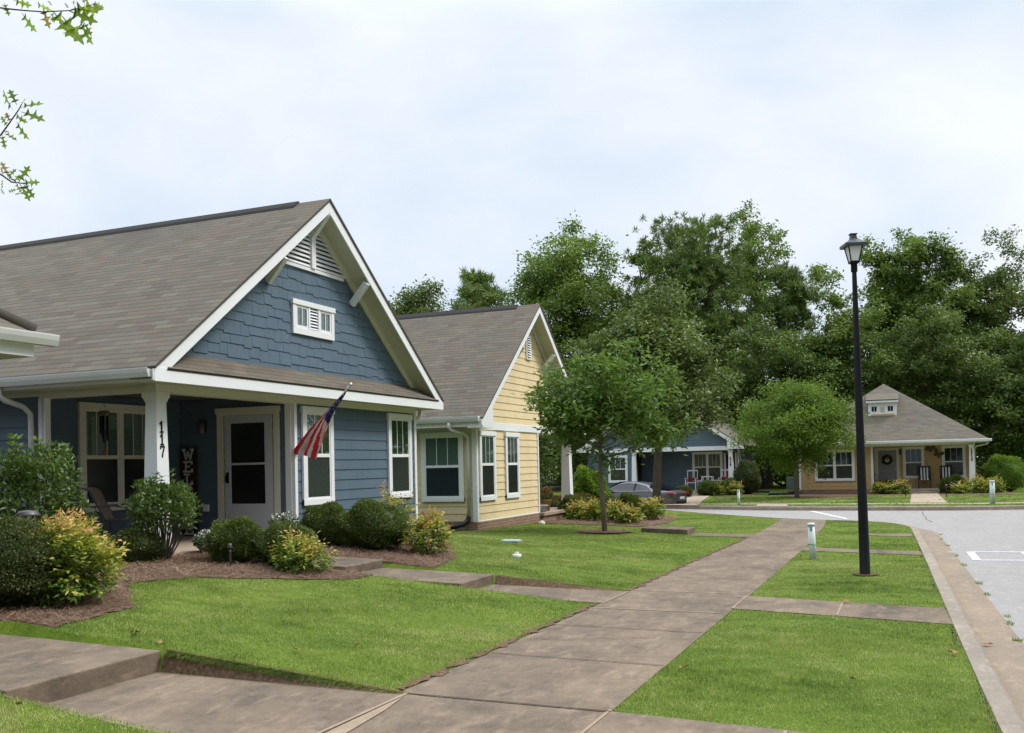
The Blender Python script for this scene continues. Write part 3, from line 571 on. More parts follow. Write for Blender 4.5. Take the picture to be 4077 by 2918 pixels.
def gable_roof(h, fr, uc, half, zr, sl, d1, d0, th=.04, soff=SOFF, fh=.20, endcut=None):
    """fr facade frame; ridge runs into the house from d1 (rake) to d0 (back)"""
    ze = zr-sl*half; r = MB()
    A = [fr(uc-half, ze, d0), fr(uc-half, ze, d1+.02), fr(uc, zr, d1+.02), fr(uc, zr, d0)]; B = [fr(uc+half, ze, d1+.02), fr(uc+half, ze, d0), fr(uc, zr, d0), fr(uc, zr, d1+.02)]
    roof_quad(r, A, 3.1); roof_quad(r, B, .4); rf = r.build('roof', SHG, h)
    v = MB(); dv = d1-.62
    for s in (-1, 1):
        c = [(uc, zr+.036), (uc+s*.13, zr-.13*sl+.034), (uc+s*.16, zr-.16*sl+.005), (uc, zr+.002)]; P = [fr(a, b, d) for d in (d0, dv) for a, b in c]
        v.add(P, [(0, 1, 2, 3), (4, 5, 6, 7), (0, 1, 5, 4), (1, 2, 6, 5), (2, 3, 7, 6)])
    v.build('ridge_vent', mat('ridge_cap', (.045, .042, .04), .9, .1), rf)
    f = MB(); t = .045
    for s in (-1, 1):
        zb_ = ze-t-.135; P = [(uc, zr-t), (uc+s*half, ze-t), (uc+s*half, zb_), (uc+s*(zr-t-fh-zb_)/sl, zb_), (uc, zr-t-fh)]
        if s < 0: P = P[::-1]
        f.poly(P, (d1-.03, d1), lambda x, y, z: fr(x, y, z))
    f.build('rake_board', WHITE, h, .003)
    g = MB(); so_ = th+.13
    for s in (-1, 1):
        P = [fr(uc, zr-so_, -.02), fr(uc, zr-so_, d1-.03), fr(uc+s*(half-.02), ze-so_+.02*sl, d1-.03), fr(uc+s*(half-.02), ze-so_+.02*sl, -.02)]; g.add(P, [(0, 1, 2, 3)])
        L = half-.1; k = .16; x = .3
        while x < L:                                     # plank seams as thin proud battens' shadow gaps
            zz = zr-so_-sl*x; g.add([fr(uc+s*x, zz-.004, 0), fr(uc+s*x, zz-.004, d1-.03), fr(uc+s*(x+.008), zz-.004-sl*.008, d1-.03), fr(uc+s*(x+.008), zz-.004-sl*.008, 0)], [(0, 1, 2, 3)]); x += k
    g.build('rake_soffit', soff, h)
    w = MB()
    for s in (-1, 1):
        tw = .13*math.sqrt(1+sl*sl); x1 = half-.46
        P = [(uc, zr-so_), (uc+s*x1, zr-so_-sl*x1), (uc+s*x1, zr-so_-sl*x1-tw), (uc, zr-so_-tw)]
        if s < 0: P = P[::-1]
        w.poly(P, (.0, .045), lambda x, y, z: fr(x, y, z))
    w.build('wall_rake_trim', CREAM, h, .003)
    return rf
def gutter(h, fr, u, s, v, d0, d1, name='gutter'):
    """eave gutter along d at side u (s=outward sign)"""
    m = MB(); prof = [(0, .0), (.09, 0), (.115, .06), (.125, .105), (.125, .12), (.115, .12), (.11, .1), (.01, .1), (0, .12)]
    P = [(u+s*a, v-.12+b) for a, b in prof]; n = len(P)
    m.add([fr(a, b, d) for d in (d0, d1) for a, b in P], [(i, (i+1) % n, n+(i+1) % n, n+i) for i in range(n)]+[tuple(range(n)), tuple(range(n, 2*n))])
    return m.build(name, GUT, h)
def downspout(h, pts, mt=GUT, w=.07, dep=.055):
    m = MB(); m.tube(pts, .042, 8); return m.build('downspout', mt, h)
def column(h, x, y, z0, z1, b=.27, t=.19, mt=WHITE, cap=.26):
    m = MB(); a, c = b/2, t/2; zc = z1-.12
    m.add([(x+i*q, y+j*q, z) for z, q in ((z0, a), (zc, c)) for i, j in ((-1, -1), (1, -1), (1, 1), (-1, 1))], [(0, 1, 5, 4), (1, 2, 6, 5), (2, 3, 7, 6), (3, 0, 4, 7), (4, 5, 6, 7), (3, 2, 1, 0)])
    q = c+.008
    for z, e in ((zc, 0), ): m.add([(x+i*r_, y+j*r_, zz) for zz, r_ in ((zc-.01, q), (zc+.035, q+.012), (zc+.06, cap/2), (z1, cap/2)) for i, j in ((-1, -1), (1, -1), (1, 1), (-1, 1))], [(4*k+i, 4*k+(i+1) % 4, 4*k+4+(i+1) % 4, 4*k+4+i) for k in range(3) for i in range(4)]+[(0, 1, 2, 3), (12, 13, 14, 15)])
    return m.build('column', mt, h, .006)
GL = {'1': [[(.2, .78), (.5, 1), (.5, 0)], [(.22, 0), (.78, 0)]], '7': [[(.08, .8), (.1, 1), (.9, 1), (.5, .3), (.42, 0)]], '3': [[(.1, .85), (.35, 1), (.75, .95), (.8, .72), (.45, .55), (.85, .38), (.8, .08), (.4, 0), (.1, .15)]],
      '4': [[(.65, 0), (.65, 1), (.1, .32), (.95, .32)]], 'W': [[(.02, 1), (.28, 0), (.5, .75), (.74, 0), (.98, 1)], [(-.06, 1), (.2, 1)], [(.8, 1), (1.06, 1)]],
      'E': [[(.25, 0), (.25, 1)], [(.05, 1), (.9, 1), (.9, .8)], [(.25, .52), (.62, .52)], [(.05, 0), (.92, 0), (.92, .22)]], 'L': [[(.35, 1), (.35, 0)], [(.1, 1), (.6, 1)], [(.1, 0), (.9, 0), (.9, .25)]],
      'C': [[(.9, .8), (.65, 1), (.3, .95), (.1, .6), (.1, .35), (.3, .05), (.65, 0), (.9, .2)]], 'O': [[(.5, 1), (.15, .8), (.1, .4), (.35, 0), (.7, .02), (.9, .4), (.85, .8), (.5, 1)]],
      'M': [[(.12, 0), (.12, 1), (.5, .3), (.88, 1), (.88, 0)], [(0, 0), (.28, 0)], [(.72, 0), (1, 0)]]}
def glyphs(txt, fr, u, v, w, hgt, gap, st, mt, parent, name, d0=.0, d1=.008, lean=0):
    for i, c in enumerate(txt):
        m = MB(); vb = v-(i+1)*hgt-i*gap; uo = u+lean*i
        for pl in GL[c]:
            for a, b in zip(pl[:-1], pl[1:]):
                A = Vector((uo+a[0]*w, vb+a[1]*hgt)); B = Vector((uo+b[0]*w, vb+b[1]*hgt)); t = (B-A).normalized(); n = Vector((-t.y, t.x))*st/2; A -= t*st*.4; B += t*st*.4
                m.poly([tuple(A-n), tuple(B-n), tuple(B+n), tuple(A+n)], (d0, d1+.0002*len(m.f)), lambda x, y, z: fr(x, y, z))
        m.build(name, mt, parent)
def door(h, fr, u0, u1, v0, v1, base=0, mt=None, glass=None, hand=None):
    pass
# ------------------------------------------------------------------ blue house 117
H = thing('blue_house', 'blue lap-sided house with shingled gable, corner porch and 117 on its white column', 'house', (-12, 13.7, .1))
fx = FX(-9.3); fy = FY(10.1)
lap_wall(H, fx, 13.19, 17.25, .52, 2.70, BLUE); 
lap_wall(H, FY(13.12), -11.61, -9.44, .5, 2.83, BLUE)
lap_wall(H, FX(-11.62), 10.1, 13.1, .5, 2.83, BLUE); lap_wall(H, fy, -21, -11.5, .52, 2.83, BLUE)
boxes(H, 'wall', BLUE, (-21, -9.32, 17.2, 17.33, .3, 2.8), (-21.1, -20.9, 10, 17.3, 0, 5.8))
fbox(H, 'corner_board', WHITE, fx, (13.115, 13.19, .5, 2.70, -.02, .035)); fbox(H, 'corner_board', WHITE, FY(13.12), (-9.44, -9.322, .5, 2.70, -.02, .03))
fbox(H, 'corner_board', WHITE, fx, (17.25, 17.335, .48, 2.70, -.05, .035)); fbox(H, 'corner_board', WHITE, fx, (13.2, 17.25, .485, .52, -.02, .03))
fbox(H, 'corner_board', WHITE, fy, (-11.50, -11.40, .5, 2.70, -.03, .03)); fbox(H, 'corner_board', WHITE, FX(-11.4), (10.07, 10.17, .5, 2.7, -.02, .035))
fbox(H, 'foundation', BRICK, fx, (13.2, 17.33, 0, .485, -.25, .02), (10.0, 13.2, -.1, .42, -2.2, .12)); fbox(H, 'porch_floor', CONC2, fx, (9.96, 13.13, .42, .5, -2.3, .16))
m = MB(); m.box(-21, -11.45, 10.09, 10.3, 0, .52); m.build('foundation', BRICK, H)
fbox(H, 'porch_beam', CREAM, fx, (10.02, 17.36, 2.69, 2.83, -.2, .012)); fbox(H, 'porch_beam', CREAM, fy, (-21, -9.51, 2.7, 2.83, -.16, .012))
m = MB(); m.box(-11.61, -9.5, 10.25, 13.12, 2.83, 2.86); m.build('porch_ceiling', mat('porch_ceiling', (.12, .13, .14), .7), H)  # dark ceiling colour carries the deep shade under the porch roof
boxes(H, 'eave_soffit', SOFF, (-9.3, -8.94, 9.66, 17.8, 2.80, 2.82), (-21, -9.3, 9.66, 10.12, 2.801, 2.82), (-21, -9.3, 17.33, 17.8, 2.801, 2.82))
fbox(H, 'fascia', WHITE, FX(-8.93), (9.58, 17.83, 2.78, 2.965, 0, .035)); fbox(H, 'fascia', WHITE, FY(9.64), (-21, -8.94, 2.79, 2.93, 0, .03)); m = MB(); m.box(-21, -8.94, 17.78, 17.81, 2.79, 2.93); m.build('fascia', WHITE, H)
YC = 13.71
r = MB(); roof_quad(r, [(-8.87, 9.80, 2.965), (-8.87, 17.62, 2.965), (-9.3, 17.2, 3.25), (-9.3, 10.22, 3.25)], 1.2, .06); r.build('pent_roof', SHG, H)
# shake siding in the gable: staggered boards clipped to the gable outline
def shakes():
    bm = bmesh.new(); g = random.Random(5); row = 0; z = 3.16
    while z < 5.0:
        y = 9.9-g.random()*.2
        while y < 17.5:
            w = g.choice((.17, .2, .23, .27, .31)); dz = g.choice((0, .035, .035, 0, .02)); th = .018+g.random()*.005
            c = [(-9.3+a, yy, zz) for yy in (y+.002, y+w-.002) for a, zz in ((th, z-dz), (.006, z+.215), (0, z+.215), (0, z-dz))]
            vs = [bm.verts.new(p) for p in c]
            for q in ((0, 1, 5, 4), (1, 2, 6, 5), (3, 0, 4, 7), (0, 3, 2, 1), (4, 5, 6, 7)): bm.faces.new([vs[i] for i in q])
            y += w
        z += .178; row += 1
    sl, zr = .771, 6.17-.15
    for s in (-1, 1): bmesh.ops.bisect_plane(bm, geom=bm.verts[:]+bm.edges[:]+bm.faces[:], plane_co=(0, YC, zr), plane_no=(0, s*sl, 1), clear_outer=True)
    bmesh.ops.bisect_plane(bm, geom=bm.verts[:]+bm.edges[:]+bm.faces[:], plane_co=(0, YC, 4.98), plane_no=(0, 0, 1), clear_outer=True)
    bmesh.ops.recalc_face_normals(bm, faces=bm.faces)
    me = bpy.data.meshes.new('gable_shingles'); bm.to_mesh(me); bm.free(); me.materials.append(BLUE); link('gable_shingles', me, H)
shakes()
m = MB(); m.poly([(YC-3.75, 3.1), (YC+3.75, 3.1), (YC, 6.0)], (-.14, -.005), lambda x, y, z: fx(x, y, z)); m.build('gable_wall', BLUE, H)
gable_roof(H, fx, YC, 4.15, 6.17, .771, .40, -11.8)
v = MB(); v.box(12.75, 14.67, 4.955, 5.01, 0, .05, fx); gv = v.build('gable_vent', WHITE, H, .003)
v = MB(); z = 5.02
while z < 5.85:
    hw = (5.86-z)/.771-.03
    if hw > .08:
        for a, b in ((YC-hw, YC-.06), (YC+.06, YC+hw)):
            if b-a > .03: v.add([fx(a, z+.012, .05), fx(b, z+.012, .05), fx(b, z+.065, .008), fx(a, z+.065, .008), fx(a, z, .045), fx(b, z, .045)], [(0, 1, 2, 3), (4, 5, 1, 0)])
    z += .075
v.build('slat', WHITE, gv); v = MB(); v.poly([(YC-1.05, 5.0), (YC+1.05, 5.0), (YC, 5.82)], (.001, .006), lambda x, y, z: fx(x, y, z)); v.build('vent_opening', GLASSD, gv)
v = MB(); v.box(YC-.06, YC+.06, 5.01, 5.75, .005, .075, fx); v.build('king_post', WHITE, gv, .003)
for yy, za, zb in ((YC-1.235, 4.58, 4.98), (YC+1.235, 4.58, 4.98), (YC, 5.56, 5.96)):
    m = MB(); m.beam((-9.27, yy, za), (-8.94, yy, zb-.03), .09, .11, (1, 0, .3)); m.build('bracket', WHITE, H, .004)
# small gable window: two panes either side of a louvre
m = MB(); m.box(13.09, 14.35, 4.335, 4.42, .015, .07, fx); m.box(13.11, 14.33, 3.85, 3.96, .015, .055, fx); m.box(13.11, 13.2, 3.96, 4.335, .015, .055, fx); m.box(14.24, 14.33, 3.96, 4.335, .015, .055, fx); m.box(13.55, 13.6, 3.96, 4.335, .015, .055, fx); m.box(13.84, 13.89, 3.96, 4.335, .015, .055, fx)
gw = m.build('gable_window', WHITE, H, .003)
for a, b in ((13.2, 13.55), (13.89, 14.24)):
    m = MB(); k = .04
    for q in ((a, a+k, 3.96, 4.335), (b-k, b, 3.96, 4.335), (a+k, b-k, 3.96, 4.0), (a+k, b-k, 4.29, 4.335), ((a+b)/2-.008, (a+b)/2+.008, 4.0, 4.29)): m.box(*q, .018, .045, fx)
    m.build('sash', WHITE, gw); fbox(gw, 'pane', GLASS, fx, (a+k, b-k, 4.0, 4.29, .03, .032), bevel=0); fbox(gw, 'blind', mat('pale_interior', (.2, .19, .24), .6), fx, (a+k, b-k, 4.0, 4.29, .019, .0195), bevel=0)
m = MB()
for k in range(7): z = 3.97+k*.052; m.add([fx(13.6, z, .05), fx(13.84, z, .05), fx(13.84, z+.04, .02), fx(13.6, z+.04, .02)], [(0, 1, 2, 3)])
m.build('louvre', WHITE, gw); fbox(gw, 'louvre_back', GLASSD, fx, (13.6, 13.84, 3.96, 4.335, .017, .018), bevel=0)
window(H, fx, 13.33, 14.25, 1.0, 2.66, BLIND_O, BLIND_D, rail=1.835, base=.01); window(H, fx, 16.17, 17.1, 1.0, 2.66, BLIND_O, BLIND_D, rail=1.835, base=.01)
window(H, FX(-11.62), 10.88, 12.52, 1.02, 2.70, BLIND_G, SCREEN, cols=2, rail=1.86, mtr=CREAM, base=.01)
# storm door on the porch wall
fd = FY(13.12); m = MB(); m.box(-10.83, -9.53, 2.57, 2.665, .01, .065, fd); m.box(-10.81, -10.685, .5, 2.57, .01, .05, fd); m.box(-9.655, -9.55, .5, 2.57, .01, .05, fd); m.box(-10.685, -9.655, 2.535, 2.57, .01, .045, fd)
dr = m.build('door_frame', CREAM, H, .003)
m = MB(); a, b = -10.66, -9.68
m.box(a, -10.53, .52, 2.53, .012, .04, fd); m.box(-9.84, b, .52, 2.53, .012, .04, fd); m.box(-10.53, -9.84, 2.40, 2.53, .012, .04, fd); m.box(-10.53, -9.84, .52, 1.05, .012, .04, fd); m.box(-10.53, -9.84, 1.70, 1.735, .02, .042, fd)
ds = m.build('storm_door', DOORW, H, .004)
fbox(ds, 'pane', GLASS2, fd, (-10.53, -9.84, 1.05, 2.40, .028, .031), bevel=0); fbox(ds, 'door_blind', mat('door_interior', (.02, .02, .019), .6, .2), fd, (-10.53, -9.84, 1.05, 2.40, .021, .022), bevel=0)
m = MB(); m.tube([fd(-10.6, 1.40, .04), fd(-10.6, 1.42, .09), fd(-10.6, 1.52, .095), fd(-10.6, 1.54, .05)], .013, 8); m.box(-10.625, -10.575, 1.4, 1.58, .035, .05, fd); m.build('handle', BLACK, ds)
COLM = column(H, -9.43, 10.17, .5, 2.69)
glyphs('117', FX(-9.332), 10.115, 2.29, .082, .14, .028, .019, BLACK, COLM, 'house_number', .0, .016, .004)
gutter(H, fx, 9.61, -1, 2.955, -12, .36); gutter(H, fx, 17.81, 1, 2.955, -12, .36)
downspout(H, [(-11.66, 9.56, 2.83), (-11.66, 9.56, 2.72), (-11.64, 9.63, 2.66), (-11.6, 9.9, 2.58), (-11.58, 10.01, 2.48), (-11.58, 10.02, 2.3), (-11.58, 10.02, .5)])
downspout(H, [(-9.45, 17.86, 2.84), (-9.45, 17.86, 2.72), (-9.45, 17.8, 2.64), (-9.45, 17.5, 2.56), (-9.45, 17.42, 2.48), (-9.45, 17.41, .6)], CREAM)
m = MB(); m.box(-11.13, -11.02, .92, 1.04, 0, .05, fd); m.build('outlet_cover', WHITE, H, .006)
# ------------------------------------------------------------------ yellow house
H = thing('yellow_house', 'pale yellow lap-sided house with steep gable next to the blue one', 'house', (-12, 23.7, .1))
f2 = FX(-9.3); YC2 = 23.7
lap_wall(H, f2, 20.36, 24.28, .30, 2.46, YEL); lap_wall(H, FY(20.30), -21, -9.39, .30, 2.6, YEL)
boxes(H, 'wall', YEL, (-21, -11.2, 24.2, 24.35, .1, 2.5), (-21.1, -20.9, 20.3, 27.2, 0, 5.4), (-21, -11.3, 27.1, 27.25, .1, 2.5), (-11.4, -11.3, 24.35, 27.1, .1, 2.5))
m = MB(); m.box(-11.3, -9.33, 24.2, 24.335, .3, 2.5); m.build('wall', YEL, H)
m = MB(); siding(m, f2, 2.63, 5.42, lambda v: YC2-min(3.42, max(0, (5.50-v)/.814)), lambda v: YC2+min(3.42, max(0, (5.50-v)/.814))); m.poly([(YC2-3.4, 2.6), (YC2+3.4, 2.6), (YC2, 5.55)], (-.14, -.005), lambda x, y, z: f2(x, y, z)); m.build('gable_wall', YEL, H)
gable_roof(H, f2, YC2, 3.9, 5.87, .814, .40, -11.8)
fbox(H, 'frieze_board', WHITE, f2, (20.27, 27.2, 2.46, 2.64, -.1, .035)); fbox(H, 'corner_board', WHITE, f2, (20.27, 20.36, .29, 2.46, -.02, .035), (24.28, 24.36, .29, 2.46, -.14, .035), (20.36, 24.28, .285, .31, -.02, .03))
fbox(H, 'corner_board', WHITE, FY(20.3), (-9.39, -9.322, .29, 2.46, -.02, .03))
for u0, u1 in ((19.812, 20.52), (26.9, 27.588)):
    s = 1 if u0 < 22 else -1; a, b = (u0, u1) if s > 0 else (u1, u0)
    m = MB(); m.poly([(a, 2.47), (b, 2.47), (b, 2.64+.55), (a, 2.72-.04)][::s], (.02, .37), lambda x, y, z: f2(x, y, z)); m.build('eave_return', WHITE, H, .004)
boxes(H, 'eave_soffit', SOFF, (-21, -8.95, 19.86, 20.3, 2.50, 2.52), (-21, -8.95, 27.15, 27.55, 2.5, 2.52)); fbox(H, 'fascia', WHITE, FY(19.85), (-21, -8.95, 2.5, 2.68, 0, .03))
m = MB(); m.box(-21, -9.4, 20.28, 20.32, 2.40, 2.5); m.build('frieze_board', CREAM, H, .003)
m = MB(); m.box(-11.3, -9.35, 24.35, 27.1, 2.5, 2.53); m.build('porch_ceiling', SOFF, H)
fbox(H, 'foundation', BRICK, f2, (20.27, 24.4, -.1, .285, -.3, .03), (24.4, 27.5, -.15, .2, -2, .1)); fbox(H, 'porch_floor', CONC2, f2, (24.36, 27.55, .2, .28, -2, .15)); m = MB(); m.box(-21, -9.33, 20.26, 20.5, -.1, .285); m.build('foundation', BRICK, H)
window(H, f2, 20.43, 21.37, .77, 2.42, BLIND_G, SCREEN, rail=1.63, base=.01); window(H, f2, 22.0, 22.9, .77, 2.42, mat('curtain_grey', (.2, .2, .18), .7), SCREEN, rail=1.63, base=.01)
window(H, FY(20.3), -10.72, -9.6, .77, 2.41, BLIND_G, mat('green_screen', (.05, .075, .07), .7, .2, blindf((.07, .10, .095), .05)), rail=1.60, base=.01)
m = MB(); m.box(23.58, 23.92, 4.40, 5.06, .01, .05, f2); gv = m.build('gable_vent', WHITE, H, .003); m = MB()
m.box(23.64, 23.86, 4.46, 4.98, .049, .052, f2); m.build('vent_opening', GLASSD, gv); m = MB()
for k in range(8): z = 4.47+k*.064; m.add([f2(23.64, z, .075), f2(23.86, z, .075), f2(23.86, z+.04, .053), f2(23.64, z+.04, .053)], [(0, 1, 2, 3)])
m.build('slat', WHITE, gv)
for yy in (YC2-1.15, YC2+1.15): m = MB(); m.beam((-9.27, yy, 4.24), (-8.94, yy, 4.62), .09, .11, (1, 0, .3)); m.build('bracket', WHITE, H, .004)
column(H, -9.44, 27.13, .28, 2.46, .30, .22)
gutter(H, f2, 19.83, -1, 2.73, -12, .34)
downspout(H, [(-9.72, 19.77, 2.6), (-9.72, 19.77, 2.5), (-9.7, 19.82, 2.43), (-9.5, 20.08, 2.36), (-9.46, 20.22, 2.26), (-9.46, 20.22, 2.1), (-9.46, 20.22, .42)])
# ------------------------------------------------------------------ near neighbour at the left edge: only its hipped eave corner reaches the frame
H = thing('neighbour_house', 'house at the left edge, only its hipped roof corner and white gutter showing', 'house', (-13, 3, .2))
r = MB(); ze = 3.12; x1, y1 = -8.52, 7.47; P = .66; dx = 4.2
roof_quad(r, [(x1, -1.5, ze), (x1, y1, ze), (x1-dx, y1-dx, ze+P*dx), (x1-dx, -1.5+dx, ze+P*dx)], .2)
roof_quad(r, [(x1, y1, ze), (x1-12, y1, ze), (x1-12, y1-dx, ze+P*dx), (x1-dx, y1-dx, ze+P*dx)], .5); rf = r.build('roof', SHG, H)
m = MB(); m.tube([(x1-.02, y1-.02, ze+.02), (x1-dx, y1-dx, ze+P*dx+.04)], .07, 6); m.build('hip_cap', SHG, rf)
boxes(H, 'fascia', WHITE, (x1-12, x1-.03, y1-.06, y1-.03, ze-.26, ze-.03), (x1-.059, x1-.029, -1.5, y1-.061, ze-.26, ze-.03))
m = MB(); m.box(x1-12, x1-.06, -1.5, y1-.06, ze-.26, ze-.245); m.build('eave_soffit', SOFF, H); gutter(H, lambda u, v, d: (u, d, v), x1-.03, 1, ze-.01, -1.5, y1+.20)
lap_wall(H, FX(x1-.55), -1.5, y1-.6, .3, ze-.19, BLUE)
m = MB(); m.box(-20, x1-.56, y1-.75, y1-.6, .3, ze-.19); m.build('wall', BLUE, H)
# ------------------------------------------------------------------ far yellow hip-roofed house across the street
H = thing('hip_roof_house', 'ochre house across the street with hip roof, small dormer and grey front door', 'house', (-1, 54.5, -.2))
Yf = 50.5; ff = FY(Yf); fd = FY(52.0)
lap_wall(H, ff, -5.05, -1.62, .02, 2.12, YEL2); lap_wall(H, fd, -1.6, 2.95, .02, 2.2, YEL2); lap_wall(H, FX(-1.6), 50.52, 52.0, .02, 2.2, YEL2)
boxes(H, 'wall', YEL2, (-5.05, -4.92, 50.6, 59, -.1, 2.1), (2.85, 2.98, 52.05, 59, -.1, 2.2))
fbox(H, 'corner_board', WHITE, ff, (-5.1, -4.99, .0, 2.12, -.1, .03), (-1.66, -1.55, -.02, 2.12, -.1, .03)); fbox(H, 'foundation', BRICK, ff, (-5.1, -1.55, -.4, .0, -.3, .03), (-1.55, 3.1, -.4, -.06, -1.4, .1)); fbox(H, 'porch_floor', CONC2, ff, (-1.55, 3.1, -.06, .02, -1.5, .25), (.0, 1.4, -.25, -.07, .26, .55))
fbox(H, 'porch_beam', WHITE, ff, (-5.1, 3.02, 2.12, 2.22, -.15, .03)); m = MB(); m.box(-5.6, 3.5, 50.02, 52.0, 2.22, 2.24); m.build('eave_soffit', SOFF, H); fbox(H, 'fascia', WHITE, FY(50.02), (-5.65, 3.55, 2.2, 2.36, 0, .03))
cx_, cy_, hf, zr = -1.05, 54.6, 4.64, 5.5; E_ = [(cx_-hf, cy_-hf), (cx_+hf, cy_-hf), (cx_+hf, cy_+hf), (cx_-hf, cy_+hf)]; r = MB()
for i in range(4):
    a, b = E_[i], E_[(i+1) % 4]; roof_quad(r, [(*a, 2.36), (*b, 2.36), (cx_, cy_, zr)], i)
r.build('roof', SHG, H)
m = MB(); m.box(-5.7, 3.6, 49.84, 49.96, 2.24, 2.37); m.build('gutter', GUT, H, .02); m = MB(); m.box(3.59, 3.7, 49.9, 59, 2.24, 2.37); m.build('gutter', GUT, H, .02)
dm = MB(); dm.box(-1.76, -.42, 51.95, 53.6, 3.66, 4.42); dm_ = dm.build('dormer', WHITE, H, .004); dY = FY(51.95)
r = MB(); roof_quad(r, [(-1.88, 51.72, 4.50), (-.30, 51.72, 4.50), (-.30, 53.75, 4.93), (-1.88, 53.75, 4.93)], 0); r.build('dormer_roof', SHG, dm_)
fbox(dm_, 'dormer_fascia', WHITE, dY, (-1.86, -.32, 4.36, 4.46, -.2, .2)); fbox(dm_, 'dormer_siding', YEL2, dY, (-1.66, -.52, 3.68, 3.78, 0, .01))
for a, b in ((-1.6, -1.36), (-.83, -.59)): fbox(dm_, 'dormer_window', GLASSD, dY, (a, (a+b)/2-.012, 3.92, 4.17, 0, .012), ((a+b)/2+.012, b, 3.92, 4.17, 0, .012), bevel=0)
m = MB()
for k in range(5): m.box(-1.2, -.99, 3.9+k*.055, 3.925+k*.055, 0, .03, dY)
m.build('dormer_louvre', SOFF, dm_)
window(H, ff, -4.32, -2.42, .45, 2.02, DIMI, GLASSD, cols=2, base=.01); window(H, fd, -.2, .79, .5, 2.09, DIMI, GLASSD, base=.01); window(H, fd, 1.6, 2.66, .5, 2.11, DIMI, GLASSD, base=.01)
fbox(H, 'door_frame', CREAM, fd, (-1.55, -1.36, .03, 2.05, .01, .05), (-.5, -.36, .03, 2.05, .01, .05), (-1.36, -.5, 1.93, 2.05, .01, .05)); dd_ = fbox(H, 'door', mat('grey_door', (.24, .24, .26), .5), fd, (-1.36, -.5, .03, 1.93, .01, .03)); m = MB(); m.lathe([(.02, 0), (.03, .02), (.02, .05)], (-.58, 51.95, .95), 8); m.build('knob', GUT, dd_)
c_ = column(H, 2.84, 50.4, .02, 2.12, .27, .2); glyphs('1314', FY(50.27), 2.80, 1.92, .07, .12, .035, .022, BLACK, c_, 'house_number', .005, .025, .002)
m = MB(); m.tube([(3.55, 49.95, 2.24), (3.5, 50.1, 2.12), (3.05, 50.45, 2.02), (2.97, 50.5, 1.9), (2.97, 50.52, 0)], .04, 6); m.build('downspout', GUT, H)
m = MB(); m.bx((-.31, 51.9, 1.82), (.1, .12, .26)); m.build('porch_lamp', BLACK, H, .01)
# ------------------------------------------------------------------ far dark blue house 314
H = thing('blue_porch_house', 'dark blue house across the street, red front door and 314 on the porch column', 'house', (-12.5, 55, -.2))
ff = FY(51.0); fd = FY(52.8)
lap_wall(H, ff, -16.4, -13.9, .02, 2.15, BLUE); lap_wall(H, fd, -13.9, -8.55, .02, 2.2, BLUE); lap_wall(H, FX(-8.5), 52.85, 67, .0, 2.2, GREY); m = MB(); m.box(-16.5, -16.35, 51, 67, -.1, 2.2); m.build('wall', GREY, H)
m = MB(); uc, sl, zr = -12.45, .664, 5.4; siding(m, ff, 2.36, 5.1, lambda v: uc-min(4, max(0, (5.12-v)/sl)), lambda v: uc+min(4, max(0, (5.12-v)/sl))); m.poly([(uc-4.0, 2.3), (uc+4, 2.3), (uc, 5.1)], (-.14, -.01), lambda x, y, z: ff(x, y, z)); m.build('gable_wall', BLUE, H)
gable_roof(H, ff, uc, 4.58, 5.42, .664, .4, -16.3); fbox(H, 'frieze_board', WHITE, ff, (-16.4, -8.48, 2.15, 2.37, -.1, .04))
for s in (-1, 1):
    a, b = (uc+s*4.56, uc+s*3.75); m = MB(); m.poly([(a, 2.2), (b, 2.2), (b, 2.86), (a, 2.32)][::-s], (.02, .38), lambda x, y, z: ff(x, y, z)); m.build('eave_return', WHITE, H, .004)
fbox(H, 'foundation', BRICK, ff, (-16.4, -8.5, -.7, -.03, -1.75, .1)); fbox(H, 'porch_floor', CONC2, ff, (-13.9, -8.4, -.06, .03, -1.8, .25), (-11.2, -9.45, -.3, -.06, .26, .6)); m = MB(); m.box(-8.75, -8.46, 52.8, 67, -.5, 0); m.build('foundation', BRICK, H)
c_ = column(H, -8.57, 50.9, .02, 2.15, .29, .2); glyphs('314', FY(50.77), -8.62, 1.78, .075, .135, .03, .024, BLACK, c_, 'house_number', .005, .025, .003); column(H, -13.8, 50.9, .02, 2.15, .29, .2)
window(H, fd, -11.0, -9.34, .42, 2.1, DIMI, GLASSD, cols=2, base=.01); window(H, ff, -15.3, -14.2, .5, 2.0, DIMI, GLASSD, base=.01)
fbox(H, 'door_frame', WHITE, fd, (-9.26, -9.16, .03, 2.0, .01, .05), (-8.66, -8.57, .03, 2.0, .01, .05)); d_ = fbox(H, 'door', mat('red_door', (.26, .012, .02), .4), fd, (-9.16, -8.66, .03, 1.98, .01, .03)); fbox(d_, 'door_glass', GLASSD, fd, (-9.14, -8.68, 1.15, 1.9, .03, .034), bevel=0); fbox(d_, 'door_rail', WHITE, fd, (-9.16, -8.66, 1.05, 1.13, .03, .045), bevel=0)
fbox(H, 'corner_board', WHITE, FX(-8.5), (52.75, 52.87, 0, 2.2, -.03, .03), (66.9, 67.02, 0, 2.2, -.03, .03)); m = MB(); m.tube([(-8.2, 51.0, 2.25), (-8.42, 52.9, 2.0), (-8.42, 53, .1)], .04, 6); m.build('downspout', GUT, H)
window(H, FX(-8.5), 61.9, 62.9, .42, 1.15, BLIND_D, GLASSD, mun=0, base=.01, tr=.12); window(H, FX(-8.5), 57.9, 58.9, 1.1, 2.0, BLIND_D, GLASSD, mun=0, base=.01)
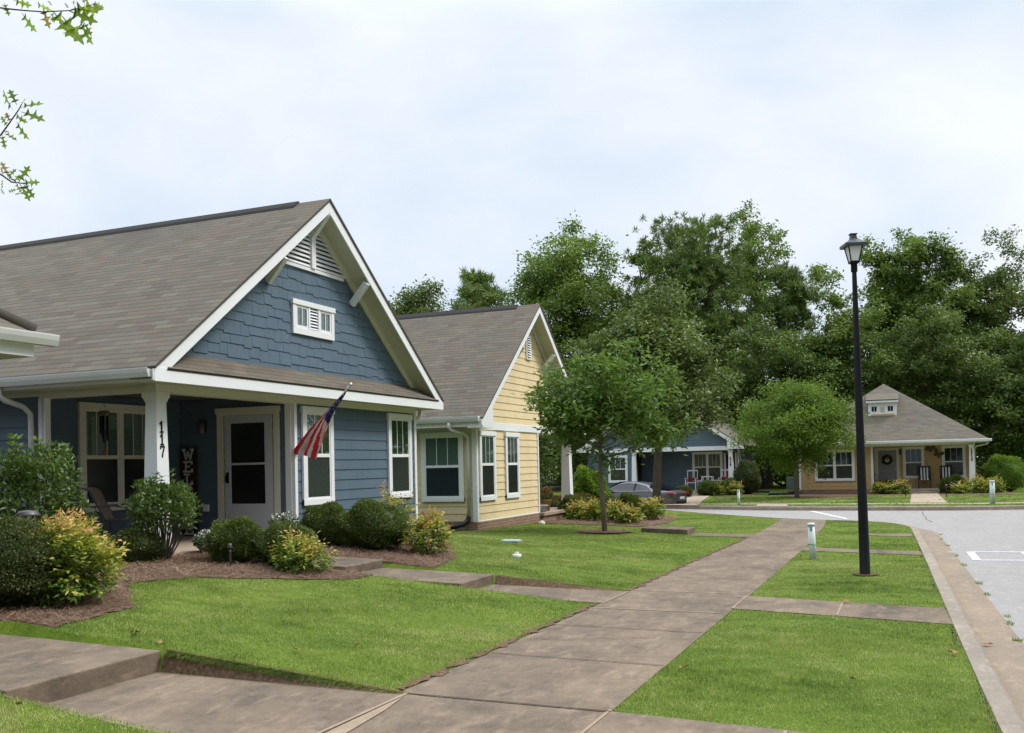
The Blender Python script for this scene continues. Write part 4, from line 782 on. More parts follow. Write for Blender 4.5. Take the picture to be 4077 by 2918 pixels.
# grey-green house seen through the yellow porch
H = thing('grey_green_house', 'dark grey-green house glimpsed through the yellow house porch', 'house', (-25, 62, -.3))
fg = FX(-22); lap_wall(H, fg, 52, 66.6, .05, 2.6, OLIVE); fbox(H, 'foundation', BRICK, fg, (52, 66.6, -.7, .04, -.2, .03)); window(H, fg, 59.0, 60.2, .4, 2.1, BLIND_D, GLASSD, mun=0, base=.01); fbox(H, 'corner_board', WHITE, fg, (66.5, 66.7, 0, 2.6, -.05, .04), (52, 66.6, .04, .1, 0, .03))
r = MB(); roof_quad(r, [(-21.5, 51.5, 2.6), (-21.5, 67, 2.6), (-26, 67, 5.4), (-26, 51.5, 5.4)]); roof_quad(r, [(-30.5, 67, 2.6), (-30.5, 51.5, 2.6), (-26, 51.5, 5.4), (-26, 67, 5.4)]); r.build('roof', SHG, H); boxes(H, 'wall', OLIVE, (-30, -22.1, 66.4, 66.55, -.3, 2.6), (-30, -22.1, 52, 52.15, -.3, 2.6)); m = MB(); m.poly([(-30.3, 2.6), (-21.7, 2.6), (-26, 5.2)], (52.2, 52.3), lambda x, y, z: (x, z, y)); m.build('wall', OLIVE, H)
# ------------------------------------------------------------------ vegetation
BOX = leafmat('boxwood_leaf', [(0, (.025, .045, .010)), (.4, (.060, .095, .018)), (.7, (.115, .160, .030)), (1, (.22, .26, .06))], .5, .2, nscale=5)
BOXD = leafmat('dark_boxwood_leaf', [(0, (.026, .040, .012)), (.45, (.062, .084, .022)), (.75, (.11, .135, .038)), (1, (.20, .22, .07))], .5, .15, nscale=5)
AUC = leafmat('broad_shrub_leaf', [(0, (.022, .055, .012)), (.5, (.06, .12, .024)), (.8, (.13, .21, .036)), (.95, (.22, .30, .05)), (1, (.20, .05, .03))], .35, .25, nscale=3)
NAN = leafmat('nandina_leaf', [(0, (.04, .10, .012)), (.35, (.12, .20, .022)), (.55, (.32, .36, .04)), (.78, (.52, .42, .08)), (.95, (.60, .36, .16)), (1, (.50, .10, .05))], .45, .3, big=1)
def ellshell(n, rx, ry, rz, g, depth=.25, lump=.10, seed=0):
    d = g.normal(size=(n, 3)); d /= np.linalg.norm(d, axis=1)[:, None]; d[:, 2] = np.where(d[:, 2] < -.75, -d[:, 2], d[:, 2])
    L = 1+lump*(np.sin(d[:, 0]*5+seed)*np.cos(d[:, 1]*4+seed*2)+.6*np.sin(d[:, 2]*7+d[:, 0]*6+seed*3))
    k = (1-g.beta(1, 2.6, n)*depth*1.6)*L
    return d*k[:, None]*[rx, ry, rz], d, k/L
def bush(name, label, loc, rx, ry, h, n, ls, mt, group=None, lump=.10, seed=1, lw=.5, core=True, catn='bush'):
    g = np.random.default_rng(seed); rz = h*.56; C, d, k = ellshell(n, rx, ry, rz, g, .28, lump, seed); C[:, 2] += h*.46; keep = C[:, 2] > .01; C, d = C[keep], d[keep]
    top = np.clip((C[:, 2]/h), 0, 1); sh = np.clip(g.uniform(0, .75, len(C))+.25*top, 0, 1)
    fine = np.clip(d+g.normal(0, .5, C.shape), -2, 2)
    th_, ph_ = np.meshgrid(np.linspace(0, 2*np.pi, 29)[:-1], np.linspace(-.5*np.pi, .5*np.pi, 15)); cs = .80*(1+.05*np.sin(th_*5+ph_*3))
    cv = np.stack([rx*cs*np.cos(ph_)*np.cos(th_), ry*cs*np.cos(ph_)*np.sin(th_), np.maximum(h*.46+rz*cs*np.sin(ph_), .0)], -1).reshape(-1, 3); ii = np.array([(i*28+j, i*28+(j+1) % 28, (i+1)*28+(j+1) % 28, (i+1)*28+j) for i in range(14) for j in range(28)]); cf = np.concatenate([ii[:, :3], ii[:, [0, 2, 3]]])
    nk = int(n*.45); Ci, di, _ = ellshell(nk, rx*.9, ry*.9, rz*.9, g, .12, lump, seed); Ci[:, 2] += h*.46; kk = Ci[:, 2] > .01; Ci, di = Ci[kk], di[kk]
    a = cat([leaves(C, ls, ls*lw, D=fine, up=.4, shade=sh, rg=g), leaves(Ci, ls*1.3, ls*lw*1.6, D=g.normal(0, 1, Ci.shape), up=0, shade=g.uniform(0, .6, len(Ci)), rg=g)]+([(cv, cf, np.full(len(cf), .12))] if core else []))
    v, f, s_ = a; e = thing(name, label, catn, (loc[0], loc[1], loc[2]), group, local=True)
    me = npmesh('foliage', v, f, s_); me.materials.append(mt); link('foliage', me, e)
    m = MB(); r_ = random.Random(seed)
    for i in range(22):
        a = r_.uniform(0, 6.28); q = r_.uniform(.2, .8); m.tube([(0, 0, -.03), (rx*q*.3*math.cos(a), ry*q*.3*math.sin(a), h*.25), (rx*q*math.cos(a), ry*q*math.sin(a), h*(.4+.4*r_.random()))], [.012*max(1, h), .009, .004], 4)
    m.build('stems', BARK, e); return e
def Tz(x, y): return (x, y, float(T(x, y)))
G1 = 'clipped round boxwood bushes in the front beds'
bush('boxwood_bush', 'round clipped boxwood in front of the storm door, left of a pair', Tz(-8.1, 10.14), .37, .38, .56, 14000, .026, BOX, G1, seed=2)
bush('boxwood_bush', 'round clipped boxwood directly behind the small yellow nandina by the front walk', Tz(-7.48, 10.36), .42, .40, .53, 15000, .026, BOX, G1, seed=3)
bush('boxwood_bush', 'rounded boxwood under the flag window, back left one of a merged pair', Tz(-8.25, 12.45), .40, .38, .62, 13000, .028, BOX, G1, seed=4)
bush('boxwood_bush', 'largest clipped boxwood mound below the blue wall, right of its neighbour', Tz(-7.55, 12.65), .58, .52, .70, 22000, .028, BOX, G1, seed=5)
bush('boxwood_hedge', 'big dark clipped hedge mound at the left edge beside the walk', Tz(-8.1, 6.5), .92, .60, .74, 40000, .026, BOXD, seed=6, catn='hedge')
bush('boxwood_bush', 'small dark bush between the porch chair and the pine straw bed', Tz(-9.05, 9.35), .34, .34, .42, 8000, .03, BOXD, G1, seed=7)
def nandina(label, loc, rx, ry, h, n, ls, seed, red=0, group='yellow and orange nandina shrubs', lobes=1):
    g = np.random.default_rng(seed); P = []
    for q in range(lobes):
        off_ = np.array([0, 0, 0]) if q == 0 else np.array([g.uniform(-.5, .5)*rx, g.uniform(-.5, .5)*ry, h*.12]); sc_ = 1 if q == 0 else .75
        C, d, k = ellshell(n//lobes, rx*sc_, ry*sc_, h*.54*sc_, g, .36, .24, seed+q); C[:, 2] += h*.46; P.append((C+off_, d, k))
    C = np.concatenate([p[0] for p in P]); d = np.concatenate([p[1] for p in P]); k = np.concatenate([p[2] for p in P]); kk = C[:, 2] > .02; C, d, k = C[kk], d[kk], k[kk]
    cl = np.sin(C[:, 0]*11+seed)*np.sin(C[:, 1]*13)*.14
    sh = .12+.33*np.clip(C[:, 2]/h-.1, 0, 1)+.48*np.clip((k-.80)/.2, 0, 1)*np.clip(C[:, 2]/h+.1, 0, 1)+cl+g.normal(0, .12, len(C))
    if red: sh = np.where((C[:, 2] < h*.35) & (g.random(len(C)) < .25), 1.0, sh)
    m_ = 7; ns = len(C)//m_; C = C[:ns]; d = d[:ns]; sh = sh[:ns]; sd_ = d*.7+g.normal(0, .45, C.shape)+[0, 0, .25]; sd_ /= np.linalg.norm(sd_, axis=1)[:, None]; sw = np.cross(sd_, [0, 0, 1]); sw /= np.linalg.norm(sw, axis=1)[:, None]+1e-9
    L_ = ls*2.3*g.uniform(.6, 1.35, ns)[:, None]; P_ = []; D_ = []; S_ = []
    for q in range(m_):
        t = (q//2)/3.0; sg = (1 if q % 2 else -1) if q < m_-1 else 0; P_.append(C+sd_*L_*(t-.35)); D_.append(sd_*.9+sw*sg*1.1-[0, 0, .25]); S_.append(sh+.10*t+g.normal(0, .05, ns))
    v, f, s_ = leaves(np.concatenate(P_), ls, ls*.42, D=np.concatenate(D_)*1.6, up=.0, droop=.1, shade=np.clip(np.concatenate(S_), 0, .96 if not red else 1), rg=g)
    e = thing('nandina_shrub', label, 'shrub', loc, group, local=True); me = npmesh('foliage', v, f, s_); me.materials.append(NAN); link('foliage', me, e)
    m = MB(); r_ = random.Random(seed)
    for i in range(16):
        a = r_.uniform(0, 6.28); m.tube([(0, 0, -.03), (rx*.3*math.cos(a), ry*.3*math.sin(a), h*.4), (rx*.6*math.cos(a), ry*.6*math.sin(a), h*.8)], [.008, .006, .003], 4)
    m.build('stems', BARK, e)
nandina('large nandina with yellow orange tips overlapping the dark hedge at left', Tz(-7.62, 6.86), .58, .48, .72, 8500, .064, 21, lobes=3)
nandina('small low yellow nandina in front of the boxwoods by the walk step', Tz(-7.0, 10.0), .33, .32, .40, 2200, .06, 22)
nandina('nandina with red leaves near its base at the right end of the bed', Tz(-6.65, 12.75), .30, .34, .55, 3000, .058, 23, red=1)
nandina('orange tipped nandina peeking over the largest boxwood mound', Tz(-7.75, 13.6), .42, .3, .80, 1800, .055, 24)
def stemshrub(name, label, loc, rx, ry, h, z0, n, ls, mt, seed, sprigs=6):
    g = np.random.default_rng(seed); r_ = random.Random(seed); e = thing(name, label, 'shrub', loc, local=True); m = MB(); C = []; D = []; Sh = []
    for i in range(46):
        a = r_.uniform(0, 6.28); q = r_.uniform(.1, 1)**.6; b = .25*q; zt = z0+(h-z0)*r_.uniform(.35, .98)*(1-.25*q*q)
        p = [(b*.35*rx*math.cos(a), b*.35*ry*math.sin(a), -.04), (q*.5*rx*math.cos(a+.2), q*.5*ry*math.sin(a+.2), zt*.5), (q*rx*.92*math.cos(a), q*ry*.92*math.sin(a), zt)]
        m.tube(p, [.011, .008, .004], 5)
    C, d, k = ellshell(n, rx, ry, (h-z0)*.54, g, .55, .16, seed); C[:, 2] += z0+(h-z0)*.48
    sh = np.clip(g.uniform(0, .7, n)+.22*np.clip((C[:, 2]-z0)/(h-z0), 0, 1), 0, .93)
    P = [leaves(C, ls, ls*.42, D=d*.5+g.normal(0, .4, C.shape), up=.35, shade=sh, rg=g)]
    for i in range(sprigs):                      # upright new shoots with whorled leaves
        a = r_.uniform(0, 6.28); q = r_.uniform(0, .8); x, y = q*rx*math.cos(a), q*ry*math.sin(a); zb = h*(.86-.1*q); zt = h*r_.uniform(1.0, 1.14)
        m.tube([(x*.8, y*.8, zb-.25), (x, y, zb), (x*1.03, y*1.03, zt)], [.006, .005, .003], 5)
        for t in np.linspace(0, 1, 6):
            c = np.tile([x, y, zb+(zt-zb)*t], (7, 1)); ang = g.uniform(0, 6.28)+np.arange(7)*.9; dd = np.stack([np.cos(ang), np.sin(ang), 0*ang+.5], 1)
            P.append(leaves(c, ls*1.05, ls*.34, D=dd*2, up=.2, shade=np.full(7, .99 if (i % 3 == 0 and t > .6) else .85+.1*g.random()), rg=g))
    v, f, s_ = cat(P); me = npmesh('foliage', v, f, s_); me.materials.append(mt); link('foliage', me, e); m.build('stems', BARK, e); return e
stemshrub('evergreen_shrub', 'tall leafy shrub with pale new shoots in front of the porch corner post', (-9.7, 8.35, .46), .74, .62, 1.42, .15, 4800, .082, AUC, 31, 10)
stemshrub('evergreen_shrub', 'leafy shrub with bare lower stems in front of the 117 column', (-8.92, 9.72, .46), .50, .42, 1.0, .34, 3300, .068, AUC, 35, 4)
G3 = 'boxwoods beside the yellow house porch'
bush('boxwood_bush', 'broad boxwood left of the others beside the yellow house porch', (-9.0, 26.6, .0), .56, .5, .64, 11000, .05, BOX, G3, seed=41)
bush('boxwood_bush', 'lower light green boxwood behind the young tree trunk', (-8.0, 26.8, .0), .44, .42, .50, 8000, .05, BOX, G3, seed=42)
bush('boxwood_bush', 'tallest dark boxwood mound right of the young tree trunk', (-7.65, 27.5, .0), .46, .44, .66, 11000, .05, BOX, G3, seed=43)
bush('boxwood_bush', 'flat-topped boxwood between the light one and the tallest one', (-8.6, 28.4, .0), .46, .42, .54, 7000, .05, BOX, G3, seed=44)
for i, (x, y, r_, h, lb) in enumerate([(-8.6, 25.7, .32, .42, 'yellow nandina nearest the yellow house porch'), (-7.95, 25.1, .30, .48, 'yellow nandina just left of the young tree trunk'), (-7.15, 24.5, .24, .44, 'yellow nandina just right of the young tree trunk'), (-6.65, 23.95, .23, .32, 'lowest yellow nandina at the edge of the far lawn bed'), (-6.55, 25.9, .28, .50, 'yellow green nandina by the rear wheel of the parked car')]):
    nandina(lb, (x, y, .02), r_, r_, h, 1500, .09, 50+i)
LIME = leafmat('lime_leaf', [(0, (.05, .12, .012)), (.5, (.12, .22, .02)), (1, (.24, .34, .04))], .5, .4, nscale=2)
bush('lime_shrub', 'bright lime green bushy shrub behind the boxwoods near the car', (-10.05, 31.0, -.05), .64, .6, 1.45, 4600, .11, LIME, seed=45, lump=.2, catn='shrub', core=False)
REDF = leafmat('red_flowering_leaf', [(0, (.03, .06, .015)), (.7, (.07, .11, .03)), (.78, (.45, .04, .02)), (1, (.55, .07, .04))], .5, .2, big=1)
bush('flowering_shrub', 'low red-flowering shrub behind the boxwoods at the yellow porch', (-9.6, 28.3, .0), .8, .35, .62, 5000, .06, REDF, seed=46, lump=.15, catn='shrub')
bush('flowering_shrub', 'dark shrub with red blooms against the yellow porch column', (-10.3, 28.0, .0), .6, .5, .62, 5000, .05, REDF, seed=47, lump=.15, catn='shrub')
# across the street
G4 = 'small yellow shrubs across the street'
for i, (x, y, rx, h, mt, lb) in enumerate([(-9.35, 49.6, .85, .75, BOX, 'low rounded bush left of the 314 column across the street'), (-8.5, 50.0, .6, .8, BOX, 'bush at the foot of the 314 column'), (-7.75, 50.8, .72, 1.75, BOXD, 'tall oval bush right of the 314 column'), (2.0, 49.7, .60, .82, BOX, 'clipped dark bush left of the right-hand porch column'), (4.3, 51.2, .98, 1.75, LIME, 'big bright bush at the right corner of the hip-roofed house'), (-1.1, 49.8, .45, .68, BOX, 'dark green bush below the bench on the far porch'), (-.5, 50.0, .5, .55, BOX, 'rounded bush next to the orange one left of the far walk'), (-10.6, 48.5, .45, .5, BOX, 'small bush behind the car boot')]):
    bush('boxwood_bush', lb, (x, y, -.2), rx, rx*.8, h, 5200, .075, mt, seed=60+i)
for i, (x, y, r_, h, lb) in enumerate([(-8.95, 49.2, .24, .5, 'left of the two tiny orange shrubs beside the far bollard'), (-8.2, 49.5, .28, .55, 'right of the two tiny orange shrubs beside the far bollard'), (-1.3, 49.2, .24, .42, 'small yellow shrub next to the far porch corner post'), (-.95, 49.0, .24, .42, 'small yellow shrub between two dark bushes on the far lawn'), (-.35, 48.9, .36, .58, 'orange round shrub left of the far front walk'), (2.25, 48.8, .28, .42, 'smallest yellow shrub right of the far front walk'), (2.85, 49.6, .38, .68, 'orange shrub in front of the right porch column'), (3.25, 49.5, .34, .55, 'middle yellow shrub right of the porch column'), (3.75, 49.5, .38, .60, 'yellow shrub against the big bright bush')]):
    nandina(lb, (x, y, -.2), r_, r_, h, 700, .12, 80+i, group=G4)
# trees -------------------------------------------------------------
def tmat(n, stops, tr=.3, ns=.35): return leafmat(n, stops, .5, tr, nscale=ns)
TL1 = tmat('broadleaf_a', [(0, (.045, .085, .018)), (.4, (.105, .175, .034)), (.7, (.17, .25, .054)), (1, (.26, .33, .085))])
TL2 = tmat('broadleaf_dark', [(0, (.036, .066, .016)), (.45, (.078, .132, .027)), (.75, (.13, .19, .042)), (1, (.20, .26, .062))])
TL3 = tmat('pine_needles', [(0, (.04, .075, .016)), (.45, (.09, .155, .028)), (.8, (.15, .225, .044)), (1, (.21, .28, .06))], .2)
TL4 = tmat('olive_foliage', [(0, (.038, .068, .016)), (.4, (.085, .132, .032)), (.75, (.145, .20, .052)), (1, (.22, .27, .085))], .25, .5)
TL5 = tmat('lime_tree_leaf', [(0, (.035, .085, .010)), (.4, (.085, .165, .016)), (.75, (.15, .25, .026)), (1, (.25, .34, .045))], .35, .6)
TL6 = tmat('ash_leaf', [(0, (.03, .08, .018)), (.4, (.072, .15, .028)), (.75, (.13, .225, .04)), (1, (.23, .33, .06))], .35, 1.0)
TL7 = tmat('fresh_broadleaf', [(0, (.045, .095, .014)), (.4, (.10, .18, .026)), (.75, (.17, .255, .045)), (1, (.26, .34, .08))])
def tree(name, label, x, y, H, r, z0, n, ls, mt, seed, kind='broad', tr=.16, ncl=46, spread=.75, bark=None, group=None, shell=.55, tilt=0, zb=None, lw=.55, catn='tree', egg=0.0, limbs=True, lumpy=.22):
    g = np.random.default_rng(seed); z_ = zb if zb is not None else float(T(x, y)); e = thing(name, label, catn, (x, y, z_), group, local=True); H = H-z_; z0 = z0-z_
    d = g.normal(size=(ncl, 3)); d /= np.linalg.norm(d, axis=1)[:, None]; th = np.arctan2(d[:, 1], d[:, 0]); L = 1+lumpy*np.sin(th*3+seed)*np.cos(d[:, 2]*4+seed)
    k = (g.random(ncl)**shell)*L; rz = (H-z0)/2; rc = r*.26 if kind == 'broad' else r*.17
    cc = d*k[:, None]*[r-rc*.6, r-rc*.6, rz-rc*.5]; 
    if egg: cc[:, :2] *= (1-egg*(cc[:, 2:3]/rz))
    cc[:, 2] += z0+rz; cc[:, 0] += tilt*(cc[:, 2]-z0)
    if kind == 'pine': cc[:, 2] = z0+(H-z0)*(1-(1-(cc[:, 2]-z0)/(H-z0))*1.0)
    m = MB(); m.tube([(0, 0, -.3), (.02*H*math.sin(seed), 0, H*.3), (.03*H*math.sin(seed*2), .01*H, H*.62), (tilt*H*.6, 0, H*.84)], [tr*1.15, tr*.9, tr*.55, tr*.12], 8)
    if limbs:
        for c in cc[:40]:
            zt = max(z0*.8, min(c[2]-.3*np.hypot(c[0], c[1])-.1, H*.8)); q = Vector((0, 0, zt)); c_ = Vector(c); mid = q.lerp(c_, .5)+Vector((0, 0, -.06*(c_-q).length)); m.tube([q, mid, c_], [tr*.34*(1-.5*zt/H), tr*.2, tr*.06], 5)
    m.build('trunk', bark or BARK, e)
    per = n//ncl; P = []
    for i, c in enumerate(cc):
        if kind == 'pine':
            nt_ = max(3, per//26); tc_ = c+g.normal(0, 1, (nt_, 3))*[rc, rc, rc*.5]; C = np.repeat(tc_, 26, 0)+g.normal(0, .03, (nt_*26, 3)); dd = g.normal(size=(nt_*26, 3)); dd[:, 2] += .7; dd /= np.linalg.norm(dd, axis=1)[:, None]
            P.append(leaves(C, ls, ls*.14, D=dd*2.5, up=0, shade=np.clip(np.repeat(g.uniform(0, 1, nt_), 26)+g.normal(0, .12, nt_*26), 0, 1), rg=g))
        else:
            ns = 5; sub_ = c+g.normal(0, 1, (ns, 3))*rc*spread*.75*[1, 1, .7]; C = np.repeat(sub_, per//ns, 0); C = C+g.normal(0, 1, C.shape)*rc*spread*.42*[1, 1, .75]; shc = np.repeat(g.uniform(-.18, .18, ns), per//ns)
            P.append(leaves(C, ls, ls*lw, up=.0, droop=.15, shade=np.clip(g.uniform(.1, .9, len(C))+shc+.1*g.normal(), 0, 1), rg=g))
    v, f, s_ = cat(P); me = npmesh('crown', v, f, s_); me.materials.append(mt); link('crown', me, e); return e
tree('young_ash_tree', 'young slender-trunked tree in the lawn in front of the yellow house', -6.3, 20.65, 4.45, 1.98, 1.62, 9800, .16, TL6, 5, tr=.058, ncl=48, spread=.66, tilt=.05, bark=BARKL, shell=.42, lw=.42, lumpy=.34)
tree('round_lime_tree', 'rounded lime green tree in front of the hip-roofed house', -4.75, 46.0, 5.35, 2.75, .95, 34000, .13, TL5, 12, tr=.10, ncl=80, spread=.8, bark=BARKL, shell=.4, lumpy=.12)
tree('olive_toned_tree', 'drooping olive green tree with dark trunk behind the young ash tree', -9.25, 37.2, 8.4, 2.95, 1.9, 42000, .19, TL4, 14, tr=.16, ncl=110, spread=.8, shell=.5, tilt=-.02, egg=.42, lw=.5, zb=-.15)
GB = 'tall trees behind the houses'
tree('broadleaf_tree', 'bushy olive tree showing between the two gables behind the yellow roof', -25.0, 48, 12.6, 3.6, 4.0, 26000, .2, TL4, 101, group=GB)
tree('broadleaf_tree', 'yellow-green low tree right behind the blue gable slope', -26.3, 47, 10.6, 1.6, 5.0, 6000, .2, TL5, 102, group=GB)
tree('pine_tree', 'small dark lollipop-shaped pine above the yellow roof', -26.2, 58, 14.8, 1.75, 11.0, 7500, .5, TL3, 103, 'pine', tr=.16, ncl=22, group=GB, shell=.5)
tree('broadleaf_tree', 'low bush-like tree left of the lollipop pine', -23.6, 52, 12.6, 2.2, 6.0, 14000, .2, TL4, 104, group=GB)
tree('broadleaf_tree', 'airy pale broadleaf tree, widest crown above the yellow gable', -23.0, 68, 20.0, 5.6, 3.5, 44000, .27, TL7, 105, group=GB, ncl=120, spread=.62, shell=.5)
tree('broadleaf_tree', 'narrow spire-topped tree between the airy tree and the big pine', -18.6, 72, 19.6, 2.4, 4.0, 18000, .26, TL1, 106, group=GB, ncl=44, egg=.4)
tree('pine_tree', 'biggest dark pine in the middle of the tree line', -13.6, 66, 19.4, 4.8, 5.0, 78000, .42, TL3, 107, 'pine', tr=.3, ncl=150, group=GB, egg=.3, shell=.45)
tree('broadleaf_tree', 'airy tree with sparse top behind the right side of the biggest pine', -10.6, 75, 21.2, 3.9, 8.0, 17000, .25, TL7, 108, group=GB, ncl=80, spread=.55)
tree('pine_tree', 'leaning pine right of the biggest pine', -7.6, 68, 16.6, 2.6, 6.5, 22000, .42, TL3, 109, 'pine', tr=.22, ncl=50, group=GB, tilt=.05, egg=.4)
tree('broadleaf_tree', 'rounded green tree in the dip of the tree line left of the lamp head', -4.0, 63, 13.6, 2.9, 1.0, 26000, .22, TL1, 110, group=GB, ncl=60)
tree('broadleaf_tree', 'tall fresh green tree just right of the lamp head', -.1, 72, 19.0, 3.5, 3.0, 40000, .27, TL7, 111, group=GB, ncl=100, egg=.3)
tree('broadleaf_tree', 'darker tree right of the tall fresh green one', 3.0, 70, 16.2, 3.0, 2.0, 30000, .24, TL1, 112, group=GB, ncl=90, egg=.25)
tree('broadleaf_tree', 'feathery open tree near the right edge with sky showing through', 6.0, 72, 16.2, 3.6, 3.0, 24000, .24, TL4, 113, group=GB, ncl=110, spread=.6, egg=.25)
tree('pine_tree', 'dark pine cut by the right edge of the picture', 7.6, 63, 12.6, 1.8, 2.0, 14000, .4, TL3, 114, 'pine', ncl=44, group=GB)
GF = 'lower dark trees behind the far houses'
for i, (x, y, h, r_, mt, lb) in enumerate([(-8.3, 60.5, 10.6, 2.9, TL2, 'dark tree above the far blue house roof'), (-5.3, 61, 9.8, 2.7, TL1, 'mid green tree between the two far houses'), (-1.6, 62, 10.4, 2.8, TL1, 'green tree directly behind the far dormer'), (1.3, 62.5, 11.2, 2.7, TL2, 'dark tree rising right of the far hip roof peak'), (4.4, 62, 9.2, 2.7, TL2, 'dark tree above the right slope of the hip roof'), (7.0, 63, 7.6, 2.4, TL1, 'low tree behind the wooden post at the right'), (-11.4, 64, 9.6, 3.0, TL2, 'dark tree just right of the olive toned tree'), (-6.7, 66, 7.4, 2.8, TL2, 'shadowy tree between the far houses'), (-16.4, 64, 11.5, 3.3, TL2, 'dark tree left of the olive toned tree'), (-20.5, 62, 10.5, 3.2, TL1, 'green tree behind the young ash tree'), (-19.5, 50, 5.2, 2.6, TL2, 'dark tree seen through the yellow house porch'), (9.8, 62, 9.5, 2.6, TL2, 'dark tree at the far right edge')]):
    tree('broadleaf_tree', lb, x, y, h, r_, .0, 20000 if i < 10 else 9000, .21, mt, 130+i, group=GF, ncl=70, spread=.8, shell=.4)
# far-off wood that closes the view behind the separate trees
P = []; g = np.random.default_rng(77); n = 46000; X = g.uniform(-52, 26, n); hh = 8.5+2.0*np.sin(X*.31)+1.3*np.sin(X*.83+1); Zc = hh*g.uniform(0, 1, n)**.8; Yc = 86+g.normal(0, 3, n)+Zc*.1
v, f, s_ = leaves(np.stack([X, Yc, Zc-.3], 1), .8, .5, up=0, shade=g.uniform(0, .7, n), rg=g); me = npmesh('distant_wood', v, f, s_); me.materials.append(TL2); tag(link('distant_wood', me), kind='stuff', cat='wood', label='dark far-off wood behind the tree line')
# unseen trees added across the street and behind the viewer: they shade the porch and mirror in the panes
for i, (x, y, h, r_) in enumerate([(14, 14, 11, 4.4), (14.5, 22.5, 12, 4.8), (15.5, 31, 11, 4.6), (14, 5.5, 12, 4.6), (12, -4, 12, 4.8), (4, -12, 12, 5), (-6, -14, 12, 5), (16.5, 40, 12, 4.8)]):
    tree('unseen_tree', 'dense unseen tree added outside the picture on the viewer side, %s' % ['facing the blue house', 'facing the two gables', 'facing the yellow house porch', 'level with the first walk step', 'right behind the viewer', 'straight behind the viewer', 'left behind the viewer', 'nearest the far corner'][i], x, y, h, r_, 1.5, 9000, .5, TL2, 160+i, ncl=60, spread=1.0, lw=.8, limbs=False)
# oak over the viewer: three sprays of lobed leaves enter the frame at the upper left
OAK = leafmat('oak_leaf', [(0, (.14, .26, .03)), (.5, (.24, .40, .05)), (.85, (.34, .46, .08)), (1, (.40, .26, .08))], .45, .6, big=1)
oak = thing('oak_tree', 'oak whose lobed leafy branch tips hang in at the upper left', 'tree', (-5.2, 1.6, 0))
m = MB(); m.tube([(-5.2, 1.6, -.2), (-5.15, 1.65, 1.5), (-5.0, 1.8, 3.2), (-5.05, 1.7, 6)], [.2, .16, .13, .06], 10); m.build('trunk', BARK, oak)
OB = [[(-3.833, 3.13, 3.76), (-3.744, 3.167, 3.746), (-3.688, 3.19, 3.739), (-3.616, 3.22, 3.732), (-3.504, 3.266, 3.735), (-3.442, 3.292, 3.749), (-3.397, 3.31, 3.763)], [(-3.851, 3.137, 3.132), (-3.811, 3.153, 3.173), (-3.781, 3.164, 3.215), (-3.752, 3.175, 3.257), (-3.729, 3.184, 3.292), (-3.72, 3.187, 3.31)], [(-3.854, 3.138, 3.011), (-3.81, 3.157, 2.982), (-3.772, 3.173, 2.951), (-3.739, 3.187, 2.947), (-3.705, 3.201, 2.941)]]
OL = [[(-3.708,3.182,3.731,-3.656,3.206,3.639),(-3.782,3.15,3.778,-3.762,3.16,3.718),(-3.743,3.166,3.789,-3.668,3.198,3.76),(-3.615,3.22,3.75,-3.596,3.23,3.656),(-3.577,3.236,3.737,-3.491,3.275,3.611),(-3.579,3.235,3.731,-3.573,3.239,3.679),(-3.648,3.206,3.775,-3.585,3.233,3.734),(-3.538,3.253,3.712,-3.449,3.292,3.585),(-3.509,3.264,3.735,-3.391,3.314,3.679),(-3.498,3.269,3.741,-3.364,3.324,3.747),(-3.487,3.273,3.747,-3.388,3.315,3.721),(-3.525,3.257,3.772,-3.509,3.264,3.747),(-3.598,3.227,3.786,-3.579,3.235,3.761),(-3.46,3.285,3.686,-3.419,3.305,3.576),(-3.486,3.273,3.759,-3.486,3.273,3.783),(-3.444,3.292,3.679,-3.415,3.306,3.618),(-3.408,3.305,3.769,-3.358,3.326,3.744),(-3.452,3.287,3.77,-3.418,3.3,3.794)],
[(-3.729,3.184,3.292,-3.63,3.224,3.32),(-3.724,3.186,3.274,-3.624,3.228,3.237),(-3.74,3.179,3.305,-3.774,3.163,3.384),(-3.757,3.172,3.281,-3.81,3.148,3.379),(-3.752,3.175,3.263,-3.7,3.197,3.222),(-3.774,3.165,3.263,-3.8,3.155,3.246),(-3.747,3.177,3.232,-3.702,3.198,3.143),(-3.77,3.168,3.227,-3.791,3.158,3.276),(-3.782,3.164,3.209,-3.814,3.149,3.258),(-3.799,3.157,3.179,-3.744,3.181,3.147),(-3.808,3.154,3.173,-3.798,3.159,3.106),(-3.805,3.155,3.185,-3.777,3.166,3.184),(-3.729,3.184,3.286,-3.705,3.192,3.343),(-3.736,3.182,3.244,-3.714,3.191,3.228)],
[(-3.788,3.166,2.979,-3.814,3.154,3.052),(-3.772,3.173,2.96,-3.798,3.161,3.009),(-3.744,3.185,2.951,-3.694,3.204,3.026),(-3.727,3.192,2.947,-3.655,3.222,2.949),(-3.739,3.187,2.944,-3.696,3.207,2.865),(-3.755,3.18,2.948,-3.734,3.19,2.899),(-3.766,3.176,2.954,-3.788,3.166,2.991),(-3.722,3.194,2.941,-3.679,3.214,2.879),(-3.788,3.166,2.973,-3.753,3.18,3.014),(-3.772,3.173,2.951,-3.726,3.192,2.983),(-3.805,3.159,2.985,-3.82,3.152,3.022),(-3.812,3.158,2.919,-3.816,3.155,2.967),(-3.79,3.167,2.906,-3.756,3.181,2.918),(-3.762,3.179,2.894,-3.74,3.188,2.899),(-3.82,3.154,2.925,-3.807,3.16,2.895)]]
half = [(0, .015), (.2, .03), (.26, .2), (.20, .30), (.34, .06), (.46, .09), (.50, .26), (.50, .42), (.60, .12), (.70, .08), (.76, .2), (.82, .24), (.84, .08), (.93, .05), (1, 0)]
